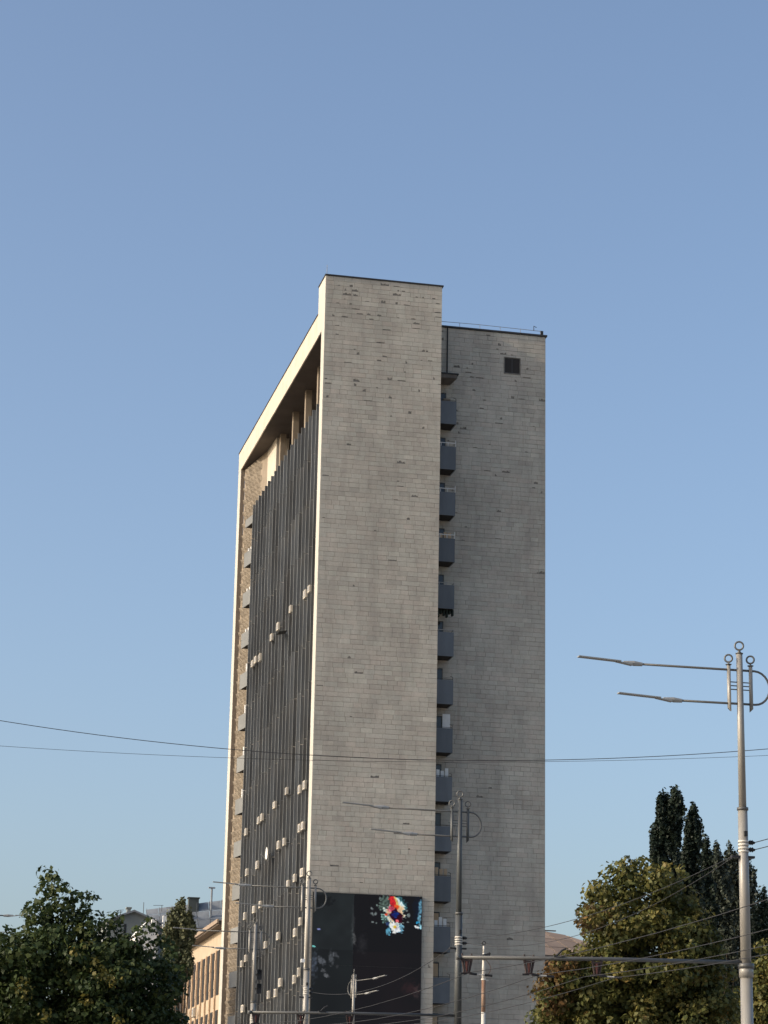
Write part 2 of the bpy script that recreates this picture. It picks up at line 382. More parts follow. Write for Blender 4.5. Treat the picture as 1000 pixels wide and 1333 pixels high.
# main body, terrace, roof slab
core = MB(); core.prism([(.47, 1.06), (W - .02, 1.06), (W - .02, 36.2), (.36, 36.2), (.36, 34.97), (1.239, 29.32), (2.2, 29.3), (2.2, 28.5), (.47, 28.5)], 0, TERR - .4)
core.build('office_block', M['spandrel'], tower)
bx('terrace_floor', M['slab'], tower, .3, W - .03, 1.06, 28.6, TERR - .397, TERR - .1)
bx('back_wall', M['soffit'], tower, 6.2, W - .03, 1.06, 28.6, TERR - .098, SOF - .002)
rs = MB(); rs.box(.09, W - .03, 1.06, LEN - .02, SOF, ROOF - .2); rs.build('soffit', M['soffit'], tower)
rs = MB(); rs.box(0.0, .088, 2.404, LEN, SOF - .02, ROOF); rs.box(.0, .088, 1.06, 2.40, SOF - .017, ROOF); rs.build('roof_fascia', M['fascia'], tower)
fl = MB(); fl.box(-.05, .6, 2.45, LEN + .05, ROOF, ROOF + .06); fl.box(.55, W - .03, 2.45, LEN, ROOF - .198, ROOF - .1); fl.build('roof_flashing', M['flash'], tower)
# far end fin of the facade
ef = MB(); ef.box(0, .34, 35.0, LEN, 0, SOF - .003); ef.build('end_fin', M['cream'], tower)
ef = MB(); ef.box(.012, .335, 34.98, 34.998, 0, SOF - .005); ef.build('fin_lining', mat('brown_lining', (.20, .165, .13), .9, var=.2), tower)
# terrace columns
for (x, y) in ((1.2, 8.2), (1.33, 13.6), (1.36, 18.85), (1.42, 24.6)):
    bx('column', M['tanwall'], tower, x, x + .45, y, y + .45, TERR - .09, SOF - .002)
# the slanted wall in the recess: plain pier, tan strip and relief blocks
A = Vector((.345, 34.97, 0)); B = Vector((1.229, 29.32, 0)); T = (B - A).normalized(); N = Vector((T.y, -T.x, 0))   # N looks out
pw = MB(); pw.prism([(1.232, 29.31), (1.30, 25.7), (2.3, 25.7), (2.3, 29.31)], TERR - .09, SOF - .002); pw.build('pier', M['fascia'], tower)
wl = MB(); wl.prism([tuple((A + N * .0)[:2]), tuple((B)[:2]), tuple((B - N * .5)[:2]), tuple((A - N * .12)[:2])], 0.6, SOF - .002); wl = wl.build('slanted_wall', M['tanwall'], tower)
rb = MB(); r5 = random.Random(5); cw, chh = .72, .50; row = 0; z = 1.0
while z < SOF - .55:
    s = .18 + (0 if row % 2 else cw / 2)
    while s < 4.0:
        p = A + T * s; q = A + T * (s + cw * .96); h = chh * .96
        o = N * .004
        a = p + o + Vector((0, 0, z)); b = q + o + Vector((0, 0, z)); c = q + o + Vector((0, 0, z + h)); d = p + o + Vector((0, 0, z + h))
        tp = p + (q - p) * .35 + N * .26 + Vector((0, 0, z + h * .80))
        t = r5.random()
        for tri in ((a, b, tp), (b, c, tp), (c, d, tp), (d, a, tp)): rb.poly(tri, t)
        s += cw
    z += chh; row += 1
rb.build('relief_block', M['relief'], wl, kind='stuff')
# balconies in the recess
P1 = Vector((.07, 31.8, 0)); P2 = Vector((.52, 28.72, 0)); P3 = Vector((1.30, 28.74, 0)); P4 = B + N * .003; P5 = A + T * 3.2 + N * .003
for k in range(16):
    z0 = 52.85 - 3.285 * k
    if z0 < 2: break
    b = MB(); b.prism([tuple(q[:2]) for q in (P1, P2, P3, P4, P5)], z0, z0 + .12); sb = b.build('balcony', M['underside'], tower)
    n = (P2 - P1).normalized(); o = Vector((n.y, -n.x, 0)) * .05; hgt = .62 if k == 0 else 1.14
    b = MB(); b.prism([tuple((P1 + o)[:2]), tuple((P2 + o)[:2]), tuple(P2[:2]), tuple(P1[:2])], z0 - .03, z0 + hgt, r5.random()); b.build('panel', M['balc_light'], sb)
    if k in (1, 2, 3, 4, 5, 6, 7):
        b = MB()
        for s in ((.12, .34, .56) if k < 4 else (.30, .42)):
            q = P1 + (P2 - P1) * s - o * 4
            b.box(q.x - .05, q.x + .05, q.y - .14, q.y + .14, z0 + .6, z0 + hgt + .36 + (.4 if k >= 4 else 0))
        b.build('laundry', M['white'], sb)

# dark finned facade: glazing bands, spandrels and fins
PITCH, NB, FH = 1.37, 20, 3.305
yb0 = 1.10
gp = MB(); sp = MB(); rf = random.Random(8)
for i in range(NB):
    y0 = yb0 + i * PITCH
    for k in range(17):
        z1 = TERR - .25 - k * FH; z0 = z1 - FH
        if z0 < 0: z0 = .2
        zm = z0 + 1.15
        sp.box(.36, .467, y0 + .03, y0 + PITCH - .03, z0 + .02, zm, rf.random())
        gp.box(.40, .467, y0 + .05, y0 + PITCH - .05, zm + .02, z1 - .01, rf.random())
gp.build('glass_pane', M['panel'], tower, kind='stuff'); sp.build('spandrel_panel', M['spandrel'], tower, kind='stuff')
for i in range(NB + 1):
    y = yb0 + i * PITCH
    if i == NB: y -= .05
    b = MB(); base_t = rf.uniform(.25, .75); top = TERR + (.25 if i else .25)
    z = top
    off = rf.uniform(0, .8)
    while z > .3:
        h = FH if z != top else FH - off
        dx = rf.uniform(-.012, .012)
        b.box(.07 + dx, .358, y - .03, y + .03, max(.2, z - h + .035), z, min(1, max(0, base_t + rf.gauss(0, .30))))
        b.box(.055 + dx, .07 + dx, y - .045, y + .045, max(.2, z - h + .035), z, rf.uniform(.35, .85))
        z -= h
    b.build('facade_fin', M['fin'], tower)
op = MB(); op.poly([(.05, 11.2, 39.9), (-.55, 11.2, 39.75), (-.55, 12.2, 39.75), (.05, 12.2, 39.9)]); op.poly([(.05, 11.2, 39.87), (.05, 12.2, 39.87), (-.55, 12.2, 39.72), (-.55, 11.2, 39.72)]); op.build('window_vent', M['frame'], tower)

# balconies up the gap between end wall and wing
ZB = 53.6
for k in range(16):
    z0 = ZB - FH * k
    if z0 < 2: break
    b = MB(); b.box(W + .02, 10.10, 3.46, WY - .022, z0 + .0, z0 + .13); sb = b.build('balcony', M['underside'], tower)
    b = MB(); b.box(W + .02, 10.16, 3.40, 3.455, z0 - .03, z0 + 1.63, rf.random()); b.box(10.105, 10.16, 3.458, WY - .05, z0 - .03, z0 + .3, .3); b.build('panel', M['balc'], sb)
    if k in (1, 2, 3, 4, 5):
        b = MB(); zz = z0 + 1.63; hi = .16 + .1 * (k in (1, 2, 3))
        b.tube([(W + .1, 3.43, zz + hi), (10.14, 3.43, zz + hi), (10.14, WY - .1, zz + hi)], .026, 6)
        for x in (W + .5, 9.1, 9.6, 10.14): b.tube([(x, 3.43, zz), (x, 3.43, zz + hi + (.22 if x > 10 and k < 4 else 0))], .022, 5)
        b.build('rail', M['white'] if k < 4 else M['lamp'], sb)
    else:
        b = MB(); b.tube([(10.13, 3.43, z0 + 1.63), (10.13, 3.43, z0 + 1.85), (9.95, 3.43, z0 + 1.9)], .018, 5)
        b.tube([(W + .1, 3.43, z0 + 1.69), (10.13, 3.43, z0 + 1.69)], .02, 5); b.build('rail', M['frame'], sb)
    d = bx('balcony_door', M['frame'], tower, 8.75, 9.80, WY - .024, WY + .0, z0 + .15, z0 + 2.75)
    bx('pane', M['curtain'] if k in (11, 12, 13) else M['glass'], d, 8.82, 9.24, WY - .034, WY - .026, z0 + .25, z0 + 2.66)
    bx('pane', M['curtain'] if k in (11, 12, 13) else M['glass'], d, 9.30, 9.73, WY - .034, WY - .026, z0 + .25, z0 + 2.66)
    if k == 7: bx('curtain', M['white'], d, 9.82, 10.35, WY - .05, WY - .03, z0 + 1.6, z0 + 2.9)
rv = random.Random(12)
for o in [q for q in tower.children if q.name.startswith('balcony') and not q.name.startswith('balcony_door') and q.children and any(c.name.startswith('rail') for c in q.children)]:
    z0 = min(v.co.z for v in o.data.vertices); k = rv.random()
    if k < .3:
        b = MB()
        for q in range(3): b.box(9.15 + .3 * q, 9.37 + .3 * q, 3.75, 3.78, z0 + 1.5, z0 + 2.05 + rv.uniform(0, .25))
        b.build('laundry', M['white'] if rv.random() < .5 else M['curtain'], o)
    elif k < .5:
        b = MB(); b.box(9.5, 10.0, 4.5, 4.9, z0 + .13, z0 + 2.2); b.build('cupboard', M['tanwall'], o)
cp = MB(); cp.prism([(W + .02, 3.4), (10.2, 3.4), (10.05, WY - .022), (W + .02, WY - .022)], 56.95, 57.22); cp.build('canopy', M['slab'], tower)
bx('canopy_flashing', M['flash'], tower, W + .02, 10.3, 3.34, WY - .03, 57.223, 57.31)
dp = MB(); dp.tube([(9.83, WY - .1, 57.32), (9.83, WY - .1, WTOP - .03)], .045, 6); dp.build('drain_pipe', M['dark'], tower)
hp = MB()
for k in range(8): hp.box(W + .5 + .2 * k, W + .62 + .2 * k, 3.7, 4.0, ZB - FH * 4 - .3 - .12 * (k % 3), ZB - FH * 4 - .031)
hp.build('creeper', M['poplar'], tower)

# ------------------------------------------------------------------ display screen
scr = empty('display_screen', 'large dark advertising screen on the end wall showing a red, blue and white splash', 'screen', (3.8, -.05, SCR[2]))
bx('housing', M['frame'], scr, -3.58, 3.58, -.13, .02, 0, SCR[3] - SCR[2])
def srgb(c): return np.where(c <= .04045, c / 12.92, ((c + .055) / 1.055) ** 2.4)
def display():
    # 4 cabinets' worth of picture, each pixel about 5 cm; u in photo pixels from x=408..549, v from y=1161 down
    nx, nz = 142, 216; X = np.linspace(-3.55, 3.55, nx + 1); H = SCR[3] - SCR[2] - .06; Z = np.linspace(.03, .03 + H, nz + 1)
    uu = (X[:-1] + X[1:]) / 2; vv = (Z[:-1] + Z[1:]) / 2
    U, V = np.meshgrid((uu + 3.55) / 7.1 * 141 + 408, (SCR[3] - SCR[2] - vv) / (7.98 / 168.0) + 1161)
    rs = np.random.default_rng(4)
    def vnoise(s, sd):
        g = np.random.default_rng(sd).random((80, 80)); x = (U - 400) / s; y = (V - 1150) / s
        i = x.astype(int) % 78; j = y.astype(int) % 78; fx = x - np.floor(x); fy = y - np.floor(y); fx = fx * fx * (3 - 2 * fx); fy = fy * fy * (3 - 2 * fy)
        return (g[j, i] * (1 - fx) + g[j, i + 1] * fx) * (1 - fy) + (g[j + 1, i] * (1 - fx) + g[j + 1, i + 1] * fx) * fy
    n1 = vnoise(3.2, 1); n2 = vnoise(9, 2); n3 = vnoise(28, 3); n4 = vnoise(1.7, 9)
    col = np.zeros(U.shape + (3,)) + np.array([21, 22, 24])
    def put(mask, c):
        m = np.clip(mask, 0, 1)[..., None]; col[:] = col * (1 - m) + np.array(c) * m
    def ell(cx, cy, rx, ry, soft=.25, rot=0, wob=.8):
        du, dv = U - cx, V - cy; c, s = math.cos(rot), math.sin(rot); a = (du * c + dv * s) / rx; b = (-du * s + dv * c) / ry
        return np.clip((1 - np.sqrt(a * a + b * b) + ((n1 - .5) * .6 + (n4 - .5) * .7) * wob) / soft, 0, 1)
    left = (U < 461)
    put(left * (.35 + .5 * n3), (38, 44, 46)); put((left & (V < 1237)) * (.25 + .4 * n2), (44, 50, 52)); put((~left) * .5, (27, 27, 31))
    put(((U > 462) & (V > 1238)) * .5 * n3, (36, 30, 33))
    put(ell(415, 1172, 19, 8, .15) * .6, (18, 20, 22))
    put(ell(460, 1205, 3, 34, .8) * .45, (80, 84, 86)); put(ell(472, 1228, 9, 16, .9) * .35, (74, 74, 78)); put(ell(462, 1221, 2.5, 10, .5) * .5, (110, 112, 112))
    # smoky grey figure at the left
    put(ell(411, 1258, 6, 25, .8) * .6, (92, 102, 120)); put(ell(420, 1252, 9, 5, .6, .6) * .6, (108, 112, 120)); put(ell(433, 1248, 5, 11, .6) * .6, (100, 104, 110)); put(ell(438, 1243, 6, 4, .6, .7) * .5, (96, 98, 104))
    put(ell(423, 1265, 4, 3, .5) * .6, (110, 112, 116)); put(ell(427, 1271, 5, 3, .5, .5) * .7, (120, 122, 126)); put(ell(441, 1259, 2, 3, .5) * .5, (84, 84, 88))
    put(ell(410, 1233.5, 3.4, 1.6, .4, .3, .1), (130, 225, 220)); put(ell(416, 1210.5, 3, 1.6, .5, .2, .1), (140, 148, 205))
    put(ell(536, 1283, 16, 12, .9) * .5, (70, 44, 46)); put(ell(544, 1288, 5, 12, .8) * .35, (100, 80, 80))
    put(ell(545, 1180, 9, 22, .8) * .5, (16, 34, 66))
    # scattered grey droplets
    for (x, y, a, b, r) in ((484, 1180, 2.4, 1.8, .5), (485, 1188, 3.6, 2.4, .6), (491, 1176, 2.2, 1.6, .6), (489, 1187, 2, 2.6, .4), (485, 1198, 2, 1.4, .5), (490, 1199.5, 1.6, 1.8, .5), (532, 1187, 2.4, 3, .4), (529, 1181, 3, 2.2, .2), (531, 1196, 1.6, 1.6, 0), (525, 1202, 2, 1, 0), (494, 1166, 1.5, 3, 0)):
        put(ell(x, y, a, b, .5, r) * .75, (138, 150, 150))
    # mottled green-grey cloud, cyan skirts
    put(ell(502, 1173, 11, 11, .3) * (.45 + .6 * n4), (96, 118, 108)); put(ell(503, 1191, 8, 9, .3) * (.4 + .7 * n4), (116, 158, 150)); put(ell(521, 1172, 8, 14, .4, -.5) * .9, (62, 120, 128))
    put(ell(507, 1199, 6, 4, .4) * .8, (48, 70, 120)); put(ell(517, 1205, 10, 8, .3) * .9, (118, 178, 205)); put(ell(506, 1209, 4, 6, .4) * .9, (96, 170, 200))
    put(ell(513, 1186, 14, 15, .25) , (196, 214, 208)); put(ell(519, 1172, 4.5, 11, .3, -.65), (214, 236, 234)); put(ell(514, 1205, 5.5, 9, .3), (236, 238, 232)); put(ell(518, 1207, 4, 4, .3), (228, 234, 242))
    put(ell(514, 1184, 11.5, 12.5, .2), (226, 190, 150)); put(ell(515, 1170, 3.2, 10, .3, -.5), (236, 206, 120))
    put(ell(511, 1171, 4.2, 11, .25, -.25), (214, 40, 48)); put(ell(510, 1179, 5.5, 5, .3), (206, 70, 96)); put(ell(516, 1177, 4, 4, .35), (232, 84, 40)); put(ell(503, 1187, 3, 2.2, .4, .5), (206, 66, 40)); put(ell(507, 1180, 4, 3, .6) * n4 * 1.2, (226, 130, 150))
    dia = np.clip((1.0 - (np.abs(U - 515) / 10.5 + np.abs(V - 1188) / 10.5) + (n1 - .5) * .3) / .15, 0, 1)
    put(dia, (44, 8, 30)); put(ell(521, 1193, 4, 5, .4), (56, 6, 24)); put(ell(515.5, 1186.5, 4.6, 5, .3), (18, 46, 118)); put(ell(511, 1187, 4, 3, .5) * .8, (26, 30, 92))
    put(ell(517, 1195, 2.4, 2, .4), (236, 110, 116)); put(ell(514.3, 1203.5, 2.6, 2.4, .4), (240, 206, 66)); put(ell(515.8, 1204.5, 1.2, 1.8, .4), (150, 60, 30))
    # cyan strip at the right edge
    put(ell(547, 1176, 2.5, 13, .4) * (.4 + .7 * n4), (98, 152, 176)); put(ell(546, 1192, 3, 10, .4) * .8, (120, 178, 200)); put(ell(544, 1196, 3, 2.6, .4), (44, 150, 196)); put(ell(542.5, 1202, 3.6, 2, .35, .4), (232, 238, 242)); put(ell(548, 1201, 2, 4, .4), (150, 206, 222))
    lum = col.max(2, keepdims=True); col = np.where(lum > 60, col * (.78 + .44 * n4[..., None]), col)
    # LED row structure and cabinet lines
    lin = srgb(np.clip(col, 0, 255) / 255.0)
    # weight by screen quadrant: each becomes a display panel of its own
    panels = []
    for (i0, i1) in ((0, 53), (53, nx)):
        for (j0, j1) in ((0, 72), (72, 132), (132, nz)):
            panels.append((i0, i1, j0, j1))
    m = bpy.data.materials.new('screen_picture'); m.use_nodes = True; nt = m.node_tree; b = nt.nodes['Principled BSDF']
    b.inputs['Base Color'].default_value = (.006, .006, .007, 1); b.inputs['Roughness'].default_value = .9
    at = nt.nodes.new('ShaderNodeAttribute'); at.attribute_name = 'picture'
    nt.links.new(at.outputs['Color'], b.inputs['Emission Color']); b.inputs['Emission Strength'].default_value = .50; b.inputs['Specular IOR Level'].default_value = .02
    for (i0, i1, j0, j1) in panels:
        ni, nj = i1 - i0, j1 - j0; v = [(X[i0 + i] + (.006 if i == 0 else -.006 if i == ni else 0), -.135 - (.0 if (i0 + j0) % 2 else .003), Z[j0 + j] + (.006 if j == 0 else -.006 if j == nj else 0)) for j in range(nj + 1) for i in range(ni + 1)]
        f = [(j * (ni + 1) + i, j * (ni + 1) + i + 1, (j + 1) * (ni + 1) + i + 1, (j + 1) * (ni + 1) + i) for j in range(nj) for i in range(ni)]
        me = bpy.data.meshes.new('display_panel'); me.from_pydata(v, [], f); me.materials.append(m)
        a = me.attributes.new('picture', 'FLOAT_COLOR', 'FACE'); c = np.ones((nj, ni, 4)); c[..., :3] = lin[j0:j1, i0:i1]
        a.data.foreach_set('color', c.astype(np.float32).ravel())
        o = bpy.data.objects.new('display_panel', me); C.objects.link(o); o.parent = scr
display()

# ------------------------------------------------------------------ air conditioners on the finned facade
def ray_x(px, py, x):
    d = F_ + R_ * ((px - 500) / 3141.4) - U_ * ((py - 666.5) / 3141.4); return CAM + d * ((x - CAM.x) / d.x)
AC_ROWS = [
 [(402.7, 766.8), (397.2, 773.7), (378.3, 793), (362, 815.6), (353.5, 829.7), (338.3, 856), (332.8, 859), (328.9, 864)],
 [(396.4, 1022), (390, 1027.8), (373, 1029.8), (357.4, 1048), (341, 1064), (336.7, 1068), (320.3, 1083)],
 [(394.3, 1075), (390, 1078), (370, 1096), (362.5, 1100), (334.8, 1126), (321.2, 1135.5)],
 [(393.5, 1135.7), (383.6, 1143), (375, 1150.5), (338.8, 1177.6), (330.7, 1184), (318.6, 1192.6)],
 [(391, 1199.6), (384, 1214), (362, 1218.6), (345.4, 1230), (331, 1244), (320, 1247.5), (314.8, 1254.7)],
 [(388.8, 1265.6), (382.8, 1275), (364.8, 1279), (358.6, 1292.7), (349.4, 1295), (328.5, 1306), (316, 1313)]]
ordn = ['first', 'second', 'third', 'fourth', 'fifth', 'sixth', 'seventh', 'eighth']
rown = ['topmost row', 'second row from the top', 'third row from the top', 'fourth row from the top', 'second row from the bottom', 'lowest row']
AG = 'air conditioners on the finned facade'
proto = empty('air_conditioner', 'x', 'air conditioner', (0, 0, 0), AG)
b = MB(); b.box(-.15, 0, -.34, .34, -.25, .25); b.build('casing', M['ac'], proto)
b = MB(); b.box(-.165, -.152, -.26, .15, -.18, .18); b.build('grille', M['acgrille'], proto)
b = MB(); b.box(-.14, .06, -.28, -.24, -.30, -.252); b.box(-.14, .06, .24, .28, -.30, -.252); b.build('bracket', M['lamp'], proto)
ra = random.Random(4); used = False
for r_i, rowl in enumerate(AC_ROWS):
    for c_i, (px, py) in enumerate(rowl):
        o = copy_tree(proto) if used else proto; used = True
        if ra.random() < .4:
            c = [q for q in o.children if q.name.startswith('casing')][0]; c.data = c.data.copy(); c.data.materials[0] = M['acold']
        p = ray_x(px, py, -.05); o.location = (.04, p.y, p.z); o.rotation_euler = (0, 0, ra.gauss(0, .03)); k = ra.uniform(.85, 1.15); o.scale = (1, k, ra.uniform(.9, 1.12))
        o['label'] = 'white air conditioner, %s from the corner strip in the %s' % (ordn[c_i], rown[r_i])
ds = empty('satellite_dish', 'round white satellite dish on the dark finned facade among air conditioners', 'satellite dish', tuple(ray_x(350, 1111, -.2)))
b = MB(); n = 16
pts = [(-.10 - .12 * (1 - 0), 0, 0)]
for ringi, (rr, xx) in enumerate(((.12, -.05), (.28, -.08), (.42, -.16))):
    pass
for (r0, x0, r1, x1) in ((.001, -.02, .15, -.035), (.15, -.035, .30, -.085), (.30, -.085, .44, -.17)):
    for j in range(n):
        a0, a1 = 2 * math.pi * j / n, 2 * math.pi * (j + 1) / n
        b.quad((x0, r0 * math.cos(a0), r0 * math.sin(a0)), (x0, r0 * math.cos(a1), r0 * math.sin(a1)), (x1, r1 * math.cos(a1), r1 * math.sin(a1)), (x1, r1 * math.cos(a0), r1 * math.sin(a0)))
b.build('reflector', M['white'], ds); b = MB(); b.tube([(-.02, 0, 0), (.15, 0, -.05), (.3, 0, -.05)], .03, 6); b.build('mount', M['lamp'], ds); b = MB(); b.tube([(-.17, 0, -.44), (-.5, 0, -.1)], .015, 5); b.box(-.55, -.47, -.05, .05, -.14, -.05); b.build('feed_arm', M['lamp'], ds)
sc = empty('security_camera', 'small white camera bracketed to the pale corner strip of the tower', 'security camera', tuple(ray_x(397, 1251, -.4)))
b = MB(); b.box(-.25, .12, -.11, .11, -.09, .12); b.build('body', M['white'], sc); b = MB(); b.tube([(.1, 0, 0), (.40, 0, .1)], .035, 6); b.build('bracket', M['lamp'], sc)

# ------------------------------------------------------------------ street lamps
LG = 'street lamps along the road'
def make_lamp(label, full):
    L = empty('street_lamp', label, 'street lamp', (0, 0, 0), LG)
    b = MB(); b.tube([(0, 0, 0), (0, 0, 5.85)], [.125, .108], 16); b.tube([(0, 0, 5.85), (0, 0, 8.66)], [.095, .087], 16); b.tube([(0, 0, 8.66), (0, 0, 11.56)], [.070, .058], 16); b.build('pole', M['pole'], L, smooth=True)
    for z, r0, h in ((8.66, .105, .05), (5.82, .145, .09), (5.72, .13, .2)):
        b = MB(); b.tube([(0, 0, z - h / 2), (0, 0, z + h / 2)], [r0, r0], 16); b.build('collar', M['steel'] if z != 5.72 else M['pole'], L, smooth=True)
    b = MB(); b.tube([(0, 0, 11.56), (0, 0, 11.575)], .072, 14); b.tube([(0, 0, 11.575), (0, 0, 11.61), (0, 0, 11.63)], [.05, .025, .02], 8); b.ring((0, 0, 11.715), .078, .017, (.35, 1, 0)); b.build('finial', M['steel'], L, smooth=True)
    for sx in (-1, 1):
        x = sx * .215
        b = MB(); n = 12; rr = .036; i = 0
        for zz, cut in ((11.33, 0), (10.50, 1)):
            for j in range(n):
                w = 2 * math.pi * j / n; b.v.append((x + rr * math.cos(w), rr * math.sin(w), zz + (sx * math.cos(w) * rr * 1.0 if cut else 0)))
        for j in range(n):
            l = (j + 1) % n; b.f.append((n + j, n + l, l, j)); b.t.append(.5)
        b.f.append(tuple(range(n))); b.t.append(.5); b.f.append(tuple(n + j for j in reversed(range(n)))); b.t.append(.5)
        t = b.build('side_tube', M['pole'], L, smooth=True)
        b = MB(); b.tube([(x, 0, 11.34), (x, 0, 11.352)], .058, 12); b.tube([(x, 0, 11.352), (x, 0, 11.39)], .016, 6); b.ring((x, 0, 11.462), .070, .017, (.45, 1, 0)); b.build('finial', M['steel'], t, smooth=True)
        for z in (11.02, 10.95, 10.88):
            b = MB(); b.tube([(sx * .05, 0, z), (x, 0, z)], .011, 6); b.build('cross_rod', M['steel'], L)
    for zz, xe in ((11.25, -1.96), (10.615, -1.20)):
        b = MB(); b.tube([(.215, 0, zz), (0, 0, zz), (xe, 0, zz - .01)], .022, 8); a = b.build('arm', M['steel'], L, smooth=True)
        h = MB(); d = Vector((-1, 0, .05)).normalized(); p = Vector((xe, 0, zz - .01))
        h.tube([p + d * -.06, p + d * .10, p + d * .3], [.036, .05, .026], 8)
        q = p + d * .14
        for (s0, s1, w, z0, z1) in ((0, .30, .055, -.045, -.005), (.22, 1.03, .065, -.002, .018)):
            a0 = q + d * s0; a1 = q + d * s1
            i = len(h.v)
            for e, zz0, zz1 in ((a0, z0, z1), (a1, (z0 if s0 else -.01), z1)):
                h.v += [(e.x, -w, e.z + zz0), (e.x, w, e.z + zz0), (e.x, w, e.z + zz1), (e.x, -w, e.z + zz1)]
            for f in ((0, 1, 2, 3), (7, 6, 5, 4), (0, 4, 5, 1), (1, 5, 6, 2), (2, 6, 7, 3), (3, 7, 4, 0)): h.f.append(tuple(i + k for k in f)); h.t.append(.5)
        h.build('lamp_head', M['lamp'], a)
    b = MB(); pts = [(.215, 0, 11.25)]
    for k in range(13):
        w = math.pi / 2 - math.pi * k / 12; pts.append((.29 + .29 * math.cos(w), 0, 10.9325 + .3175 * math.sin(w)))
    pts.append((.215, 0, 10.615)); b.tube(pts, .021, 8); b.build('loop', M['steel'], L, smooth=True)
    for z in (7.88, 7.94, 8.0, 8.06):
        b = MB(); b.tube([(0, 0, z - .018), (0, 0, z + .018)], .098, 14); b.build('strap', M['band'], L, smooth=True)
    for z in (8.05, 7.92):
        b = MB(); b.tube([(.1, 0, z), (.13, 0, z), (.15, 0, z), (.17, 0, z), (.19, 0, z), (.22, 0, z)], [.02, .05, .03, .05, .03, .02], 8); b.build('insulator', M['dark'], L)
    b = MB(); b.box(-.24, .20, -.05, .05, 7.76, 7.80); b.build('crossbar', M['dark'], L); b = MB(); b.box(-.02, .04, -.13, -.085, 8.15, 8.24); b.build('clamp', M['dark'], L)
    if full:
        az = lambda x: 5.885 + .022 * x
        b = MB(); b.tube([(0, 0, az(0)), (-2.6, 0, az(-2.6) + .015), (-5.3, 0, az(-5.3))], .036, 10); b.tube([(-5.3, 0, az(-5.3)), (-5.38, 0, az(-5.3))], .046, 10); ba = b.build('bracket_arm', M['steel'], L, smooth=True)
        for x in (-2.80, -4.05, -5.18):
            z = az(x); b = MB()
            for q in (-1, 1):
                b.tube([(x + q * .085, 0, z + .07), (x + q * .08, 0, z - .04), (x + q * .045, 0, z - .25)], [.014, .026, .018], 6)
            b.box(x - .095, x + .095, -.03, .03, z - .07, z - .037); b.box(x - .07, x + .07, -.02, .02, z - .275, z - .25); h = b.build('wire_hanger', M['hanger'], ba)
            b = MB(); b.tube([(x, 0, z - .07), (x, 0, z - .245)], [.042, .024], 8); b.build('insulator', M['hangred'], h)
            b = MB(); b.tube([(x + .0, 0, z - .275), (x - .12, 0, z - .28)], .02, 6); b.tube([(x + .05, 0, z - .275), (x + .18, 0, z - .285)], .022, 6); b.tube([(x + .32, 0, z - .29), (x + .46, 0, z - .30)], .022, 6); b.build('rod', M['dark'], h)
            b = MB(); b.tube([(x + .17, 0, z - .285), (x + .33, 0, z - .29)], .014, 6); b.build('rod', M['band'], h)
        z = az(-3.5); b = MB(); b.box(-3.60, -3.42, -.045, .045, z + .034, z + .06); b.tube([(-3.55, 0, z + .05), (-3.45, 0, z + .15), (-3.37, 0, z + .19)], .018, 6); b.build('clamp', M['dark'], ba)
    return L
l1 = make_lamp('large cream street lamp nearest, at the right edge in front of the poplars', True)
P_L1 = Vector((-12.83, -110.4, 0)); l1.location = P_L1
l2 = copy_tree(l1); l2['label'] = 'shaded grey street lamp standing in front of the balconies and the wing wall'; P_L2 = Vector((-13.52, -92.1, 0)); l2.location = P_L2; l2.rotation_euler = (0, 0, math.radians(3))
for o in l2.children:
    if o.name.startswith('bracket_arm'): o.location.z += .23
l3 = make_lamp('street lamp aligned with the pale corner strip, its loop over the screen', False); P_L3 = Vector((-14.18, -75.0, 0)); l3.location = P_L3
def lamp(label, loc, rot=0):
    o = copy_tree(l3); o['label'] = label; o.location = loc; o.rotation_euler = (0, 0, rot); return o
lamp('street lamp in front of the dark finned facade, arms reaching over the peach building', (spot(333, 1198, 91.5).x, spot(333, 1198, 91.5).y, 0))
p5 = spot(461, 1268, 113); lamp('cream street lamp in front of the advertising screen, arms pointing right', (p5.x, p5.y, .15), math.radians(106))
p7 = spot(-64, 1180, 87); lamp('street lamp mostly outside the picture, only arm ends beside the left tree', (p7.x, p7.y, 0), math.pi)
# second lamp: the shade it stands in is put into a darker pole colour
m2 = mat('shaded_pole_paint', (.085, .09, .09), .5, metal=.2, var=.12, scale=2)
for o in l2.children_recursive:
    if o.type == 'MESH' and o.data.materials and o.data.materials[0] == M['pole']:
        o.data = o.data.copy(); o.data.materials[0] = m2
# rusty pole seen end on
p6 = spot(630, 1228, 98)
rp = empty('rusty_pole', 'flaking white and rust brown pole in front of the wing wall', 'pole', (p6.x, p6.y, 0))
b = MB(); b.tube([(0, 0, 0), (0, 0, 8.95)], [.12, .085], 12); b.tube([(0, 0, 10.25), (0, 0, 11.3)], [.078, .055], 12); b.tube([(0, 0, 11.3), (0, 0, 11.6)], [.045, .035], 10); b.build('pole', M['band'], rp, smooth=True)
b = MB(); b.tube([(0, 0, 8.951), (0, 0, 10.249)], [.088, .082], 12); b.build('rusty_section', M['rust'], rp, smooth=True)
b = MB(); b.ring((0, 0, 11.70), .07, .02, (.4, 1, 0)); b.build('finial', M['dark'], rp)
b = MB(); b.box(-.14, .14, -.5, .1, 11.05, 11.22); b.tube([(-.2, -.1, 11.1), (.24, -.1, 11.3)], .05, 6); b.build('clamp', M['dark'], rp)
b = MB(); b.tube([(.08, 0, 11.05)] + [(.12 + .18 * math.sin(math.pi * k / 8), 0, 11.0 - .62 * k / 8) for k in range(9)] + [(.08, 0, 10.36)], .014, 6); b.build('loop', M['rust'], rp)
